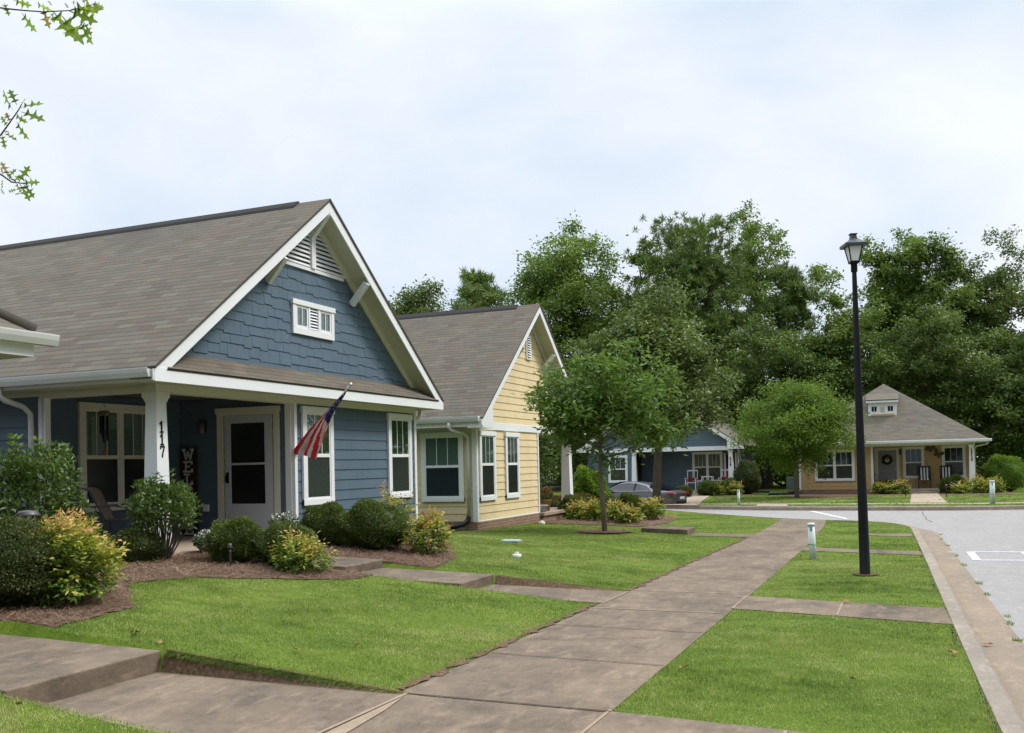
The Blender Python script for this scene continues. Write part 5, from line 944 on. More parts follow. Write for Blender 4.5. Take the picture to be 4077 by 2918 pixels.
for bi, (bp, lv) in enumerate(zip(OB, OL)):
    m = MB(); st = (-5.05, 1.75, 3.0+.5*(2-bi)*.5); m.tube([st, tuple(.5*(a+b)+(.05 if i == 2 else 0) for i, (a, b) in enumerate(zip(st, bp[0])))]+bp, [.03, .012]+[.0042-.0004*i for i in range(len(bp))], 6); br = m.build('branch', BARK, oak)
    V = []; Fc = []; Sh = []; r_ = random.Random(bi)
    for q in lv:
        a = Vector(q[:3]); b = Vector(q[3:]); ax = b-a; L = ax.length; ax.normalize(); n1 = fwd.cross(ax).normalized(); tl = r_.uniform(-.9, .9); s1 = n1*math.cos(tl)+fwd*math.sin(tl); up_ = s1.cross(ax); o = len(V)
        for k_, (t, w) in enumerate(half): 
            bd = up_*(-.12*L*t*t); V += [tuple(a+ax*L*t+bd), tuple(a+ax*L*t+s1*w*L*.8+up_*w*L*.2+bd), tuple(a+ax*L*t-s1*w*L*.8+up_*w*L*.2+bd)]
        sh = r_.uniform(0, .9) if r_.random() < .9 else 1
        for k_ in range(len(half)-1):
            i0 = o+3*k_; Fc += [(i0, i0+3, i0+4, i0+1), (i0, i0+2, i0+5, i0+3)]; Sh += [sh, sh]
    me = npmesh('leaves', np.array(V), np.array(Fc), np.array(Sh)); me.materials.append(OAK); link('leaves', me, br)
# ------------------------------------------------------------------ street furniture
e = thing('street_lamp', 'tall black lamp post with frosted lantern standing in the grass strip', 'street lamp', (-.57, 13.83, 0), local=True); e.rotation_euler = (0, R(-.35), 0)
m = MB(); m.lathe([(.078, -.2), (.078, .015), (.070, .03), (.066, .6), (.036, 3.7), (.030, 4.14), (.028, 4.16)], n=20); m.build('post', BLACK, e)
m = MB(); m.lathe([(.03, 4.13), (.043, 4.14), (.043, 4.235), (.05, 4.25), (.052, 4.265)], n=20); m.build('collar', BLACK, e)
z0, z1, a, b = 4.265, 4.50, .052, .098; q = .35
def lt(x, y, z): return (x*math.cos(q)-y*math.sin(q), x*math.sin(q)+y*math.cos(q), z)
m = MB(); C4 = ((-1, -1), (1, -1), (1, 1), (-1, 1))
m.box(-a-.008, a+.008, -a-.008, a+.008, z0-.01, z0+.016, lt)
for i, j in C4: m.beam(lt(i*a, j*a, z0), lt(i*b, j*b, z1+.01), .013, .013)
for k in range(4): i, j = C4[k]; i2, j2 = C4[(k+1) % 4]; m.beam(lt(i*b, j*b, z1), lt(i2*b, j2*b, z1), .014, .018)
m.build('lantern_frame', BLACK, e)
FROST = mat('frosted_panel', (.85, .85, .86), .35, .4)
m = MB(); ia, ib = a-.004, b-.004; m.add([lt(i*ia, j*ia, z0+.012) for i, j in C4]+[lt(i*ib, j*ib, z1) for i, j in C4], [(0, 1, 5, 4), (1, 2, 6, 5), (2, 3, 7, 6), (3, 0, 4, 7), (3, 2, 1, 0), (4, 5, 6, 7)]); m.build('lantern_glass', FROST, e)
m = MB(); R1 = .145; m.add([lt(i*R1, j*R1, 4.475) for i, j in C4]+[lt(i*R1, j*R1, 4.515) for i, j in C4]+[lt(i*.045, j*.045, 4.585) for i, j in C4]+[lt(i*.036, j*.036, 4.64) for i, j in C4]+[lt(i*.05, j*.05, 4.65) for i, j in C4]+[lt(i*.05, j*.05, 4.66) for i, j in C4],
      [(3, 2, 1, 0)]+[(4*k+i, 4*k+(i+1) % 4, 4*k+4+(i+1) % 4, 4*k+4+i) for k in range(5) for i in range(4)]+[(20, 21, 22, 23)]); m.build('lantern_cap', mat('lamp_cap', (.05, .052, .058), .45, .5), e, .003)
def bollard(label, loc, h, r_, tilt=0):
    e = thing('utility_marker', label, 'marker post', loc, 'pale plastic utility marker posts', local=True); e.rotation_euler = (0, tilt, 0)
    m = MB(); m.lathe([(r_, -.1), (r_*.98, h-.03)], n=16); m.build('tube', mat('marker_plastic', (.52, .58, .55), .5, .3, painted((.52, .58, .55), .03, (.2, .2, .16), .3)), e)
    m = MB(); m.lathe([(r_*1.12, h-.035), (r_*1.15, h-.01), (r_*.9, h+.008), (.01, h+.012)], n=16); m.build('cap', mat('marker_cap', (.50, .55, .54), .5), e)
    m = MB(); m.tube([(r_*1.04*math.cos(t), r_*1.04*math.sin(t), h*.42+.006*math.sin(2*t)) for t in np.linspace(0, 6.28, 17)], .004, 5); m.build('wire_tie', DARKM, e)
    m = MB(); m.box(-.02, .02, -r_-.003, -r_+.004, h*.80, h*.93); m.build('sticker', mat('faded_sticker', (.22, .33, .38), .6), e)
bollard('pale marker post leaning at the right edge of the near sidewalk', (-1.42, 15.85, 0), .57, .055, R(-1.8))
bollard('pale marker post by the far kerb in front of the 314 house', (-5.98, 37.0, -.12), .58, .055)
bollard('thicker pale marker post on the far lawn at the right edge', (2.72, 37.3, -.11), .80, .085)
G5 = 'white plastic cleanout caps in the lawn'
capm = mat('white_plastic', (.68, .67, .62), .45, .4)
def cleanout(label, loc, s=1):
    e = thing('cleanout_cap', label, 'pipe cap', loc, G5, local=True); m = MB(); m.lathe([(.068*s, -.05), (.068*s, .035*s), (.06*s, .045*s), (.01, .048*s)], n=18); m.build('cap', capm, e); m = MB(); m.box(-.025*s, .025*s, -.025*s, .025*s, .04*s, .075*s); m.build('square_nut', capm, e, .004)
cleanout('white cleanout cap in the middle of the lawn before the yellow house', Tz(-5.55, 13.54), 1.05); cleanout('white cleanout cap at the edge of the straw bed by the yellow porch', Tz(-8.85, 23.35), 1.3); cleanout('white cleanout cap beside the furthest walk step', (-5.1, 21.85, .02), 1.0)
e = thing('meter_cover', 'flat pale blue utility cover lying in the lawn', 'utility cover', Tz(-6.5, 15.6), local=True); m = MB(); m.box(-.16, .16, -.1, .1, .02, .04); m.build('cover', mat('pale_blue_plastic', (.35, .52, .58), .5), e, .01); m = MB(); m.box(-.19, .19, -.13, .13, -.02, .022); m.build('rim', KERBM, e, .006)
# solar path lights
def pathlight(label, loc, h, r_):
    e = thing('path_light', label, 'path light', loc, 'black path lights', local=True); m = MB(); m.lathe([(.016, -.1), (.016, h-.1)], n=8); m.build('stake', BLACK, e)
    m = MB(); m.lathe([(r_*.5, h-.16), (r_*.56, h-.02)], n=16); m.build('lens', DARKM, e); m = MB(); m.lathe([(r_*1.05, h-.025), (r_*1.1, h-.01), (r_*.85, h+.015), (r_*.75, h+.03), (.01, h+.038)], n=18); m.build('cap', mat('lantern_cap_metal', (.06, .06, .065), .4, .5), e)
pathlight('black capped path light rising behind the left hedge', (-8.5, 7.3, .36), .84, .115); pathlight('short black stake light in the straw before the boxwoods', Tz(-7.86, 9.72), .26, .03)
# ------------------------------------------------------------------ flag on its pole
pb = Vector((-9.255, 13.13, 1.90)); pt = Vector((-7.815, 12.536, 2.882)); e = thing('flag', 'stars and stripes flag hanging furled from an angled pole on the porch corner', 'flag', tuple(pb))
m = MB(); m.tube([pb, pt], .0125, 8); m.build('pole', mat('pole_metal', (.55, .53, .5), .35, .5, metal=.3), e); m = MB(); pd = (pt-pb).normalized()
m.lathe([(.005, -.028), (.022, -.018), (.028, 0), (.022, .018), (.005, .028)], tuple(pt), 12); m.lathe([(.003, -.02), (.02, -.012), (.022, 0), (.018, .014), (.003, .02)], tuple(pt-pd*.085), 12); m.build('finial', mat('chrome', (.7, .7, .72), .15, .5, metal=1), e)
m = MB(); m.bx(tuple(pb), (.07, .09, .1)); m.build('bracket', WHITE, e, .006)
Lp = [(-7.934,12.58,2.792),(-7.999,12.604,2.761),(-8.186,12.673,2.636),(-8.3,12.716,2.552),(-8.431,12.764,2.468),(-8.571,12.816,2.39),(-8.709,12.867,2.286),(-8.829,12.911,2.217),(-8.971,12.964,2.111),(-9.104,13.013,2.015),(-9.21,13.055,1.943),(-9.24,13.065,1.868)]
Rp = [(-7.916,12.573,2.785),(-7.959,12.589,2.734),(-8.075,12.632,2.64),(-8.188,12.674,2.551),(-8.288,12.711,2.46),(-8.401,12.753,2.308),(-8.442,12.768,2.213),(-8.501,12.79,2.118),(-8.543,12.805,2.009),(-8.584,12.821,1.912),(-8.625,12.836,1.827),(-8.656,12.847,1.76)]
def crv(P, t):
    x = t*(len(P)-1); i = min(int(x), len(P)-2); f = x-i; return Vector(P[i])*(1-f)+Vector(P[i+1])*f
nrm = Vector((pd.y, -pd.x, 0)).normalized(); NU, NV = 48, 60; FC = {0: MB(), 1: MB(), 2: MB()}
def fpt(u, v):
    a = crv(Lp, v); b = crv(Rp, v); w = (b-a).length; p = a*(1-u)+b*u; fold = .035*math.sin(u*11+v*2)*min(1, v*2)+.012*math.sin(u*23+v*5); return p+nrm*(fold*min(1, w*6)+.0)-Vector((0, 0, .012*math.sin(u*9)*v))
for i in range(NU):
    for j in range(NV):
        u0, u1, v0, v1 = i/NU, (i+1)/NU, j/NV, (j+1)/NV; uc_ = (u0+u1)/2; vc = (v0+v1)/2; canton = vc < .36+.10*uc_ and not (vc > .30 and uc_ < .12)
        k = 2 if canton else int(uc_*9+.35*math.sin(vc*5)) % 2
        FC[k].add([fpt(u0, v0), fpt(u1, v0), fpt(u1, v1), fpt(u0, v1)], [(0, 1, 2, 3)], smooth=True)
def cloth(c): return lambda t, b: (t.links.new(mixcol(t, tuple(x*.8 for x in c), c, noise(t, 8, 3)), b.inputs['Base Color']))
fc = FC[0].build('red_stripes', mat('flag_red', (.58, .03, .04), .7, .1, cloth((.72, .045, .05))), e); FC[1].build('white_stripes', mat('flag_white', (.8, .76, .79), .7, .1, cloth((.82, .78, .80))), e); FC[2].build('canton', mat('flag_blue', (.03, .035, .16), .7, .1, cloth((.035, .04, .19))), e)
m = MB(); r_ = random.Random(3)
for v_ in np.linspace(.10, .43, 10):
    for u_ in (.15, .5, .85):
        u_ += r_.uniform(-.08, .08); p = fpt(u_, v_+r_.uniform(-.008, .008)); a = fpt(min(1, u_+.05), v_)-p
        ax = pd.copy(); bx_ = Vector((0, 0, 1)).cross(nrm); s_ = .014
        for sd_ in (1, ): m.add([p+nrm*.006*sd_+(ax*math.cos(t)+Vector((0, 0, 1))*math.sin(t))*(s_ if q % 2 == 0 else s_*.45) for q, t in enumerate(np.linspace(0, 6.283, 11)[:-1])], [tuple(range(10))]); m.add([p-nrm*-.0125*-1+(ax*math.cos(t)+Vector((0, 0, 1))*math.sin(t))*(s_ if q % 2 == 0 else s_*.45) for q, t in enumerate(np.linspace(0, 6.283, 11)[:-1])], [tuple(range(10))])
m.build('stars', mat('flag_star', (.75, .75, .78), .6), e)
# ------------------------------------------------------------------ porch things, blue house
e = thing('wind_chime', 'dark tubed wind chime with wooden top hanging in front of the porch window', 'wind chime', (-11.0, 10.9, 2.83)); m = MB(); c = (-11.1, 10.9); WOOD = mat('chime_wood', (.20, .09, .04), .6)
m.lathe([(.07, 2.50), (.078, 2.51), (.078, 2.53), (.06, 2.545)], (c[0], c[1], 0), 16); m.build('top_disc', WOOD, e); m = MB()
for k in range(3): a = k*2.1; m.tube([(c[0], c[1], 2.66), (c[0]+.06*math.cos(a), c[1]+.06*math.sin(a), 2.54)], .0015, 4)
m.tube([(c[0], c[1], 2.83), (c[0], c[1], 2.66)], .003, 4); m.tube([(c[0], c[1], 2.5), (c[0], c[1], 1.98)], .0012, 4); m.build('cord', DARKM, e)
for k, L in enumerate((.38, .30, .34, .27, .40)): a = k*1.257+.3; m = MB(); x, y = c[0]+.052*math.cos(a), c[1]+.052*math.sin(a); m.tube([(x, y, 2.47), (x, y, 2.47-L)], .014, 8); m.build('chime_tube', BLACK, e)
m = MB(); m.lathe([(.006, 1.88), (.022, 1.90), (.024, 1.93), (.012, 1.97), (.004, 2.0)], (c[0], c[1], 0), 10); m.build('sail', mat('chime_sail', (.35, .07, .03), .6), e)
# patio chair
e = thing('patio_chair', 'brown sling patio chair with dark metal arms on the blue house porch', 'chair', (-10.75, 10.65, .5)); e.rotation_euler = (0, 0, R(30)); SL = mat('sling_fabric', (.17, .125, .095), .85, .1, lambda t, b: t.links.new(mixcol(t, (.13, .095, .07), (.21, .155, .12), noise(t, 90, 2)), b.inputs['Base Color']))
y0, y1 = 10.42, 10.92
m = MB(); pr = [(-11.10, 1.40), (-11.05, 1.41), (-10.96, 1.36), (-10.88, 1.2), (-10.78, .98), (-10.76, .95)]
for (xa, za), (xb, zb) in zip(pr[:-1], pr[1:]): m.add([(xa, y0+.02, za), (xa, y1-.02, za), (xb, y1-.02, zb), (xb, y0+.02, zb)], [(0, 1, 2, 3)], smooth=True)
m.build('backrest', SL, e); m = MB(); m.add([(-10.80, y0+.02, .93), (-10.80, y1-.02, .93), (-10.36, y1-.02, .955), (-10.36, y0+.02, .955)], [(0, 1, 2, 3)]); m.box(-10.8, -10.36, y0+.02, y1-.02, .925, .935); m.build('seat', SL, e)
for y in (y0, y1):
    m = MB(); m.tube([(-11.12, y, 1.41), (-10.98, y, 1.37), (-10.88, y, 1.17), (-10.76, y, .94), (-10.36, y, .95), (-10.32, y, .93)], .013, 8); m.build('side_rail', DARKM, e)
    m = MB(); m.tube([(-10.97, y, 1.13), (-10.65, y, 1.14), (-10.5, y, 1.12), (-10.4, y, 1.04), (-10.36, y, .9), (-10.34, y, .5)], .013, 8); m.build('armrest', DARKM, e)
    m = MB(); m.tube([(-10.9, y, 1.13), (-10.84, y, .9), (-10.82, y, .5)], .012, 8); m.build('leg', DARKM, e)
# sign board, wall lamp
e = thing('welcome_sign', 'tall dark wooden porch sign reading WELCOME in white letters', 'sign', (-11.36, 13.05, .5)); m = MB(); m.box(-11.56, -11.23, 13.04, 13.075, .5, 2.02); m.build('board', mat('dark_stained_wood', (.035, .024, .02), .8, .1, lambda t, b: t.links.new(mixcol(t, (.02, .014, .012), (.06, .045, .038), noise(t, 5, 5, .6, 'Object', (12, 1, 1))), b.inputs['Base Color'])), e, .004)
glyphs('WELCOME', FY(13.04), -11.50, 1.985, .20, .165, .048, .032, mat('letter_white', (.55, .56, .58), .6), e, 'letter', .0, .008)
e = thing('wall_lamp', 'dim glass wall lamp on the porch wall beside the storm door', 'wall lamp', (-11.09, 13.1, 2.4)); m = MB(); m.box(-11.14, -11.04, 13.09, 13.115, 2.28, 2.44); m.box(-11.16, -11.02, 13.0, 13.09, 2.45, 2.48); m.build('bracket', DARKM, e, .004); m = MB(); m.lathe([(.045, 2.24), (.055, 2.26), (.055, 2.44)], (-11.09, 13.03, 0), 14); m.build('glass_shade', mat('seeded_glass', (.10, .09, .085), .2, .6), e)
WHF = leafmat('white_flower_plant', [(0, (.02, .06, .015)), (.62, (.06, .13, .025)), (.70, (.72, .72, .70)), (1, (.8, .8, .78))], .5, .2, big=1)
MAGF = leafmat('magenta_flower_plant', [(0, (.02, .05, .015)), (.86, (.05, .10, .02)), (.9, (.45, .03, .28)), (1, (.5, .05, .3))], .5, .2, big=1)
REDF2 = leafmat('red_flower_plant', [(0, (.02, .06, .015)), (.75, (.05, .10, .02)), (.82, (.55, .03, .02)), (1, (.6, .06, .04))], .5, .2, big=1)
def pot(name, label, loc, r_, h, pm, fm, fr, fh, seed, n=900, ls=.04, square=False):
    e = thing(name, label, 'plant pot', loc, local=True); m = MB(); m.lathe([(r_*.7, 0), (r_, h*.88), (r_*1.08, h*.88), (r_*1.08, h), (r_*.92, h), (r_*.9, h*.9)], n=4 if square else 18); m.build('pot', pm, e)
    if fm:
        g = np.random.default_rng(seed); C, d, k = ellshell(n, fr, fr, fh*.6, g, .4, .15, seed); C[:, 2] += h+fh*.3; sh = np.clip(g.uniform(0, .8, n)+.3*(C[:, 2] > h+fh*.55), 0, 1); v, f, s_ = leaves(C, ls, ls*.7, D=d*.6, up=.3, shade=sh, rg=g); me = npmesh('plant', v, f, s_); me.materials.append(fm); link('plant', me, e)
    return e
TAN = mat('tan_pot', (.30, .26, .20), .7); 
pot('flower_pot', 'tan pot of white flowers left of the first boxwood on the porch step', (-8.95, 10.62, .36), .13, .22, TAN, WHF, .21, .22, 1, 1100); pot('flower_pot', 'white flowers in a pot at the foot of the porch corner trim', (-9.12, 12.6, .48), .13, .20, TAN, WHF, .24, .26, 2, 1200)
pot('hanging_planter', 'dark planter with magenta bloom beside the porch window', (-10.78, 11.45, .92), .15, .22, mat('dark_planter', (.015, .02, .018), .6), MAGF, .24, .26, 3, 1200, .05)
pot('planter_stand', 'black stand holding the magenta planter on the porch', (-10.78, 11.45, .5), .13, .42, DARKM, None, 0, 0, 4)
pot('flower_pot', 'light blue-grey pot on the yellow house porch step', (-9.35, 24.75, .28), .155, .2, mat('pale_blue_pot', (.35, .41, .44), .5), None, 0, 0, 5); pot('flower_pot', 'mustard pot with red flowers on the yellow house porch', (-9.55, 25.5, .28), .19, .32, mat('mustard_pot', (.32, .20, .05), .7), REDF2, .26, .34, 6, 1400)
# ------------------------------------------------------------------ drain pipes
def drain(label, pts, r_=.055):
    e = thing('drain_pipe', label, 'drain pipe', pts[0], 'black corrugated drain pipes'); m = MB(); P = smooth_pl([tuple(p) for p in pts], 12) if False else pts
    Q = []; 
    for i in range(len(P)-1):
        a = Vector(P[i]); b = Vector(P[i+1]); n_ = max(2, int((b-a).length/.025)); Q += [a.lerp(b, k/n_) for k in range(n_)]
    m.tube(Q, [r_*(1 if k % 2 else .9) for k in range(len(Q))], 10); m.build('corrugated_pipe', PLAST, e)
drain('black drain pipe curling from the yellow house corner downspout', [(-9.46, 20.2, .44), (-9.47, 20.18, .34), (-9.55, 20.1, .25), (-9.72, 20.02, .20), (-10.0, 19.98, .165), (-10.9, 19.95, .16)], .062)
drain('black drain pipe at the back corner of the far blue house', [(-8.4, 66.9, .2), (-8.2, 66.5, .05), (-7.7, 65.5, -.12), (-6.5, 65.4, -.13)], .09); drain('short black drain pipe behind the tall oval bush', [(-7.9, 53.2, -.12), (-6.9, 53.1, -.14)], .09); drain('black drain pipe ending in the grass left of the hip-roofed house', [(-5.15, 50.4, .1), (-5.3, 50.0, -.08), (-5.6, 49.4, -.13), (-6.5, 49.2, -.13)], .09)
# ------------------------------------------------------------------ far porch things
RC = mat('rocker_black', (.015, .015, .016), .5); CUW = mat('cushion_white', (.60, .62, .62), .8); CUB = mat('cushion_black', (.012, .016, .018), .8)
def rocker(name, label, loc, frame, c1, c2, striped=True, s=1.0):
    e = thing(name, label, 'rocking chair', loc, local=True)
    for i in (-1, 1):
        m = MB(); m.tube([(i*.27, -.35, .05), (i*.27, -.2, .01), (i*.27, .1, .0), (i*.27, .45, .09)], .018, 6); m.build('rocker_runner', frame, e)
        m = MB(); m.box(i*.27-.018, i*.27+.018, -.28, -.24, .02, .62); m.build('leg', frame, e); m = MB(); m.beam((i*.27, .2, .02), (i*.27, .36, 1.08), .035, .035, (1, 0, 0)); m.build('back_post', frame, e); m = MB(); m.box(i*.27-.04, i*.27+.04, -.33, .25, .62, .645); m.build('armrest', frame, e)
    m = MB(); m.box(-.26, .26, -.28, .24, .39, .42); m.build('seat', frame, e); m = MB(); m.box(-.27, .27, .34, .37, 1.02, 1.09); m.build('top_rail', frame, e)
    if striped:
        for k in range(7):
            mt_ = c1 if k % 2 else c2; m = MB(); x = -.24+k*.0686; m.beam((x+.034, .22, .44), (x+.034, .30, 1.02), .0686, .07, (0, 1, 0)); m.box(x, x+.0686, -.29, .18, .42, .49); m.build('cushion_stripe', mt_, e)
    else:
        m = MB(); m.beam((0, .27, .50), (0, .29, .68), .46, .04, (0, 1, 0)); m.box(-.24, .24, -.28, .2, .42, .48); m.build('cushion', c1, e, .02)
    return e
rocker('rocking_chair', 'left black rocking chair with black and white striped cushion on the far porch', (.77, 51.2, .02), RC, CUW, CUB); rocker('rocking_chair', 'right black rocking chair with black and white striped cushion on the far porch', (1.75, 51.2, .02), RC, CUW, CUB)
WHM = mat('white_wood', (.65, .66, .68), .5); REDC = mat('red_cushion', (.20, .015, .03), .8)
rocker('rocking_chair', 'white rocking chair with dark red cushion beside the 314 column', (-9.05, 51.7, .03), WHM, REDC, REDC, False); rocker('rocking_chair', 'white rocking chair with dark red cushion left of the small table', (-10.85, 51.7, .03), WHM, REDC, REDC, False)
e = thing('side_table', 'small white table between the two white rocking chairs', 'table', (-9.95, 51.6, .03), local=True); m = MB(); m.box(-.3, .3, -.22, .22, .70, .74); m.build('table_top', WHM, e)
for i in (-1, 1):
    for j in (-1, 1): m = MB(); m.box(i*.27-.02, i*.27+.02, j*.19-.02, j*.19+.02, 0, .7); m.build('leg', WHM, e)
m = MB(); m.box(-.27, .27, -.19, .19, .14, .17); m.build('shelf', WHM, e)
e = thing('wreath', 'dark wreath with white bow hanging on the grey front door', 'wreath', (-.93, 51.9, 1.45), local=True); g = np.random.default_rng(4); a = g.uniform(0, 6.28, 900); C = np.stack([.19*np.cos(a), g.normal(0, .02, 900)-.0, .19*np.sin(a)], 1)+g.normal(0, .025, (900, 3)); v, f, s_ = leaves(C, .07, .03, shade=g.uniform(0, .5, 900), rg=g); me = npmesh('greenery', v, f, s_); me.materials.append(BOXD); link('greenery', me, e)
m = MB(); m.lathe([(.02, -.06), (.05, 0), (.02, .06)], (-.06, -.05, -.03), 8); m.lathe([(.02, -.06), (.05, 0), (.02, .06)], (.06, -.05, -.03), 8); m.lathe([(.01, -.05), (.045, 0), (.01, .05)], (0, -.05, -.1), 8); m.build('bow', WHM, e)
def butterfly(label, loc, s, rot):
    e = thing('wall_ornament', label, 'wall ornament', loc, 'metal butterfly ornaments', local=True); e.rotation_euler = (0, rot, 0); bm_ = mat('rusty_metal', (.06, .04, .03), .7, .3, lambda t, b: t.links.new(mixcol(t, (.03, .02, .018), (.16, .12, .10), noise(t, 14, 4)), b.inputs['Base Color']))
    for sg in (-1, 1): m = MB(); P = [(0, .02), (sg*.08, .2), (sg*.22, .24), (sg*.25, .1), (sg*.15, 0), (sg*.17, -.12), (sg*.08, -.16), (0, -.06)]; m.poly([(x*s, y*s) for x, y in P], (0, .012), lambda x, y, z: (x, -z, y)); m.build('wing', bm_, e)
    m = MB(); m.tube([(0, -.02, -.12*s), (0, -.02, .12*s)], .012, 6); m.build('body', bm_, e)
butterfly('upper left metal butterfly on the far porch wall', (1.03, 51.93, 1.98), 1, .4); butterfly('lower right metal butterfly on the far porch wall', (1.42, 51.93, 1.68), 1, .5)
e = thing('porch_bench', 'pale metal bench beside the grey front door', 'bench', (-1.3, 51.4, .02), local=True); m = MB(); m.box(-.3, .3, -.2, .2, .4, .43); m.build('seat', mat('weathered_bench', (.28, .26, .25), .6), e); m = MB()
m.tube([(-.3, .2, .4), (-.28, .22, .75), (.05, .22, .62), (.3, .22, .5), (.3, .2, .4)], .02, 6); m.build('backrest', mat('weathered_bench'), e)
for i in (-1, 1): m = MB(); m.box(i*.27-.02, i*.27+.02, -.18, .2, 0, .4); m.build('leg', mat('weathered_bench'), e)
e = thing('fence_post', 'lone weathered wooden post on the far lawn', 'post', (6.1, 67, -.2), local=True); m = MB(); m.box(-.09, .09, -.09, .09, -.1, 1.75); m.build('post', BARKL, e, .02); m = MB(); m.box(-.1, .1, -.1, .1, 1.73, 1.78); m.build('cap', BARKL, e, .02)
e = thing('air_conditioner', 'pale green air conditioner unit between the two far houses', 'air conditioner', (-6.2, 58, -.2), local=True); m = MB(); m.box(-.35, .35, -.35, .35, .05, .75); m.build('casing', mat('ac_green', (.16, .20, .17), .6, .2, blindf((.16, .20, .17), .05)), e, .03); m = MB(); m.lathe([(.3, .75), (.3, .79), (.05, .8)], n=16); m.build('fan_guard', DARKM, e); m = MB(); m.box(-.45, .45, -.45, .45, -.05, .05); m.build('pad', KERBM, e)
for x, lb in ((-.1, 'left'), (1.5, 'right')):
    e = thing('path_light', 'small dark stake light on the %s side of the far front walk' % lb, 'path light', (x, 44.5, -.16), 'black path lights', local=True); m = MB(); m.lathe([(.015, 0), (.015, .4)], n=6); m.build('stake', BLACK, e); m = MB(); m.lathe([(.05, .38), (.06, .5), (.02, .55)], n=8); m.build('lantern', DARKM, e)
# ------------------------------------------------------------------ parked car
e = thing('parked_car', 'dark grey fastback sedan parked behind the boxwoods, tail towards the street', 'car', (-12.15, 45.2, -.70), local=True, rz=R(180-12)); e.scale = (.97,)*3
PAINT = mat('car_paint', (.085, .085, .092), .28, .5, metal=.5); PAINT.node_tree.nodes['Principled BSDF'].inputs['Coat Weight'].default_value = .6
ST = [(-2.42, .60, .42, .62, .70, .70, .0), (-2.36, .78, .30, .62, .86, .90, 0), (-2.15, .88, .24, .60, .93, .99, 0), (-1.7, .92, .24, .62, .95, 1.04, 0), (-1.35, .93, .24, .62, .95, 1.10, .55), (-.9, .93, .22, .62, .95, 1.28, .55), (-.4, .93, .2, .62, .95, 1.40, .56), (.1, .93, .2, .62, .94, 1.44, .57), (.6, .93, .2, .62, .93, 1.41, .57), (1.0, .93, .22, .62, .92, 1.25, .60), (1.42, .93, .24, .62, .90, 1.0, .65), (1.6, .92, .24, .62, .88, .93, 0), (2.0, .88, .24, .58, .80, .84, 0), (2.3, .78, .26, .52, .68, .72, 0), (2.45, .55, .34, .5, .6, .62, 0)]
def ring(s):
    x, w, zb, zm, zs, zt, rw = s; wr = rw if rw else w*.75; h = []
    for y, z in ((0, zb), (w*.86, zb), (w*.98, zb+.12), (w, zm), (w*.97, zs-.05), (w*.93, zs), (wr*1.04 if rw else w*.8, zt-.06 if rw else (zs+zt)/2), (wr*.75, zt-.01), (0, zt+.005)): h.append((x, y, z))
    return h+[(x, -y, z) for x, y, z in h[-2:0:-1]]
m = MB(); rs = [ring(s) for s in ST]; k = len(rs[0]); m.add([p for r_ in rs for p in r_], [(i*k+j, i*k+(j+1) % k, (i+1)*k+(j+1) % k, (i+1)*k+j) for i in range(len(rs)-1) for j in range(k)]+[tuple(range(k)), tuple(range((len(rs)-1)*k, len(rs)*k))], smooth=True); body = m.build('body', PAINT, e); sm_ = body.modifiers.new('s', 'SUBSURF'); sm_.levels = 1; sm_.render_levels = 1
CG = mat('car_glass', (.012, .016, .017), .06, .6)
for sg in (-1, 1):
    m = MB(); P = [(-1.28, .99, .905), (-.9, 1.20, .70), (-.4, 1.32, .66), (.1, 1.355, .655), (.55, 1.32, .67), (.95, 1.14, .76), (1.28, .95, .90)]
    for (x0, z0_, w0), (x1_, z1_, w1) in zip(P[:-1], P[1:]): m.add([(x0, sg*.915, .965), (x1_, sg*.915, .965), (x1_, sg*(w1+.015), max(z1_, .966)), (x0, sg*(w0+.015), max(z0_, .966))], [(0, 1, 2, 3)])
    m.build('side_window', CG, e); m = MB()
    m.tube([(x, sg*(w+.02), z+.012) for x, z, w in P], .014, 5); m.tube([(-1.28, sg*.93, .965), (1.28, sg*.93, .955)], .012, 5); m.build('window_trim', mat('chrome'), e)
    m = MB(); m.beam((-.28, sg*.925, .96), (-.30, sg*.69, 1.335), .06, .03, (1, 0, 0)); m.build('door_pillar', BLACK, e)
    m = MB(); m.bx((1.0, sg*1.0, 1.0), (.14, .18, .11)); m.build('mirror', PAINT, e, .02)
m = MB(); m.add([(-2.05, -.66, 1.02), (-2.05, .66, 1.02), (-.95, .58, 1.30), (-.95, -.58, 1.30)], [(0, 1, 2, 3)]); m.build('rear_window', CG, e)
m = MB(); m.add([(1.5, -.72, .98), (1.5, .72, .98), (.68, .56, 1.42), (.68, -.56, 1.42)], [(0, 1, 2, 3)]); m.build('windscreen', CG, e)
TL = mat('tail_light', (.35, .01, .02), .2, .6)
for sg in (-1, 1): m = MB(); m.poly([(-2.42, .78), (-2.1, .84), (-2.0, .92), (-2.38, .90)], (.80, .915), lambda x, y, z: (x, sg*z, y)); m.build('tail_light', TL, e, .01)
m = MB(); m.box(-2.445, -2.40, -.55, .55, .80, .83); m.build('light_bar', TL, e); m = MB(); m.box(-2.44, -2.38, -.5, .5, .34, .46); m.build('bumper_insert', BLACK, e); m = MB(); m.box(-2.455, -2.42, -.26, .26, .55, .67); m.build('number_plate', WHM, e)
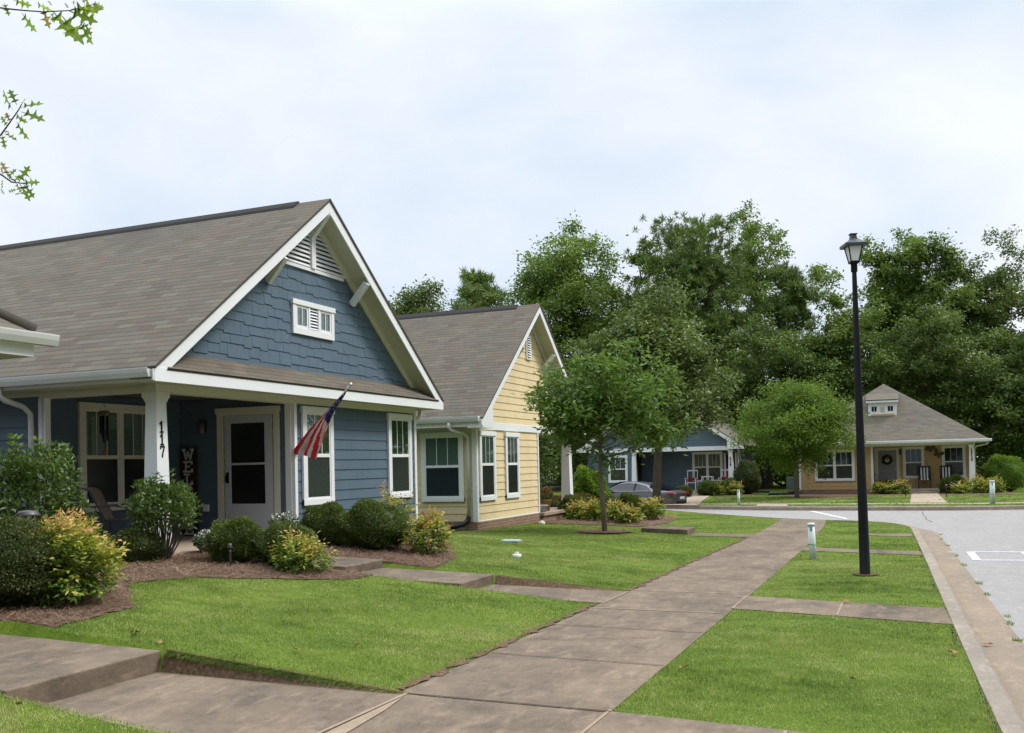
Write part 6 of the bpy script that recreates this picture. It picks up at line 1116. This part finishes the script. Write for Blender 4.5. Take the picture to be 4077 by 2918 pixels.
for x in (-1.42, 1.45):
    for sg in (-1, 1):
        def wl(p, n_=24): return [(x+r_*math.cos(t), sg*y, .335+r_*math.sin(t)) for r_, y in p for t in np.linspace(0, 2*math.pi, n_+1)[:-1]]
        m = MB(); pr = [(.2, .72), (.33, .74), (.345, .78), (.345, .90), (.33, .94), (.24, .945)]; n_ = 24; m.add(wl(pr), [(i*n_+j, i*n_+(j+1) % n_, (i+1)*n_+(j+1) % n_, (i+1)*n_+j) for i in range(len(pr)-1) for j in range(n_)], smooth=True); w_ = m.build('wheel', PLAST, e)
        m = MB()
        for q_ in range(10): a = q_*math.pi/5; m.beam((x+.05*math.cos(a), sg*.93, .335+.05*math.sin(a)), (x+.235*math.cos(a), sg*.925, .335+.235*math.sin(a)), .03, .02, (0, 1, 0))
        m.build('rim', mat('alloy', (.5, .5, .52), .3, .5, metal=.7), w_); m = MB(); pr = [(.40, .90), (.345, .935), (.05, .70)]; m.add(wl(pr), [(i*n_+j, i*n_+(j+1) % n_, (i+1)*n_+(j+1) % n_, (i+1)*n_+j) for i in range(1) for j in range(n_)]); m.build('wheel_arch', BLACK, e)
# ------------------------------------------------------------------ fallen leaves
LF = mat('dry_leaf', (.32, .18, .08), .8, .1, lambda t, b: t.links.new(mixcol(t, (.22, .11, .05), (.45, .28, .15), noise(t, 20, 2)), b.inputs['Base Color']))
for i, (x, y, w) in enumerate([(-1.62, 7.25, 'on the right grass strip near the sidewalk edge'), (-.66, 11.1, 'on the grass edge above the cross walk'), (-5.6, 6.05, 'on the turf right by the first step'), (-4.6, 6.5, 'on the near lawn beyond the step'), (-6.0, 6.2, 'at the end of the straw bed by the step'), (-4.3, 6.9, 'palest one on the near lawn'), (-7.3, 6.1, 'largest one in the straw under the hedge'), (.3, 8.4, 'on the grass near the kerb'), (-.4, 7.2, 'small red-brown one in the right grass strip'), (-5.1, 4.3, 'in the bottom left corner of the lawn'), (.62, 9.6, 'on the gutter pan by the kerb')]):
    z_ = float(T(x, y))+(.03 if x < .45 else -.11); e = thing('fallen_leaf', 'dry brown leaf lying %s' % w, 'leaf', (x, y, z_), 'dry fallen leaves', local=True, rz=i*1.3); m = MB(); s = .045*(1+.3*math.sin(i*2)); n_ = 14
    P = [(s*(1 if k % 2 == 0 else .45)*math.cos(k*2*math.pi/n_), s*.7*(1 if k % 2 == 0 else .5)*math.sin(k*2*math.pi/n_)) for k in range(n_)]; m.add([(0, 0, .004)]+[(px, py, .012*math.sin(px*60)+.012) for px, py in P], [(0, k+1, (k+1) % n_+1) for k in range(n_)]); m.build('blade', LF, e)
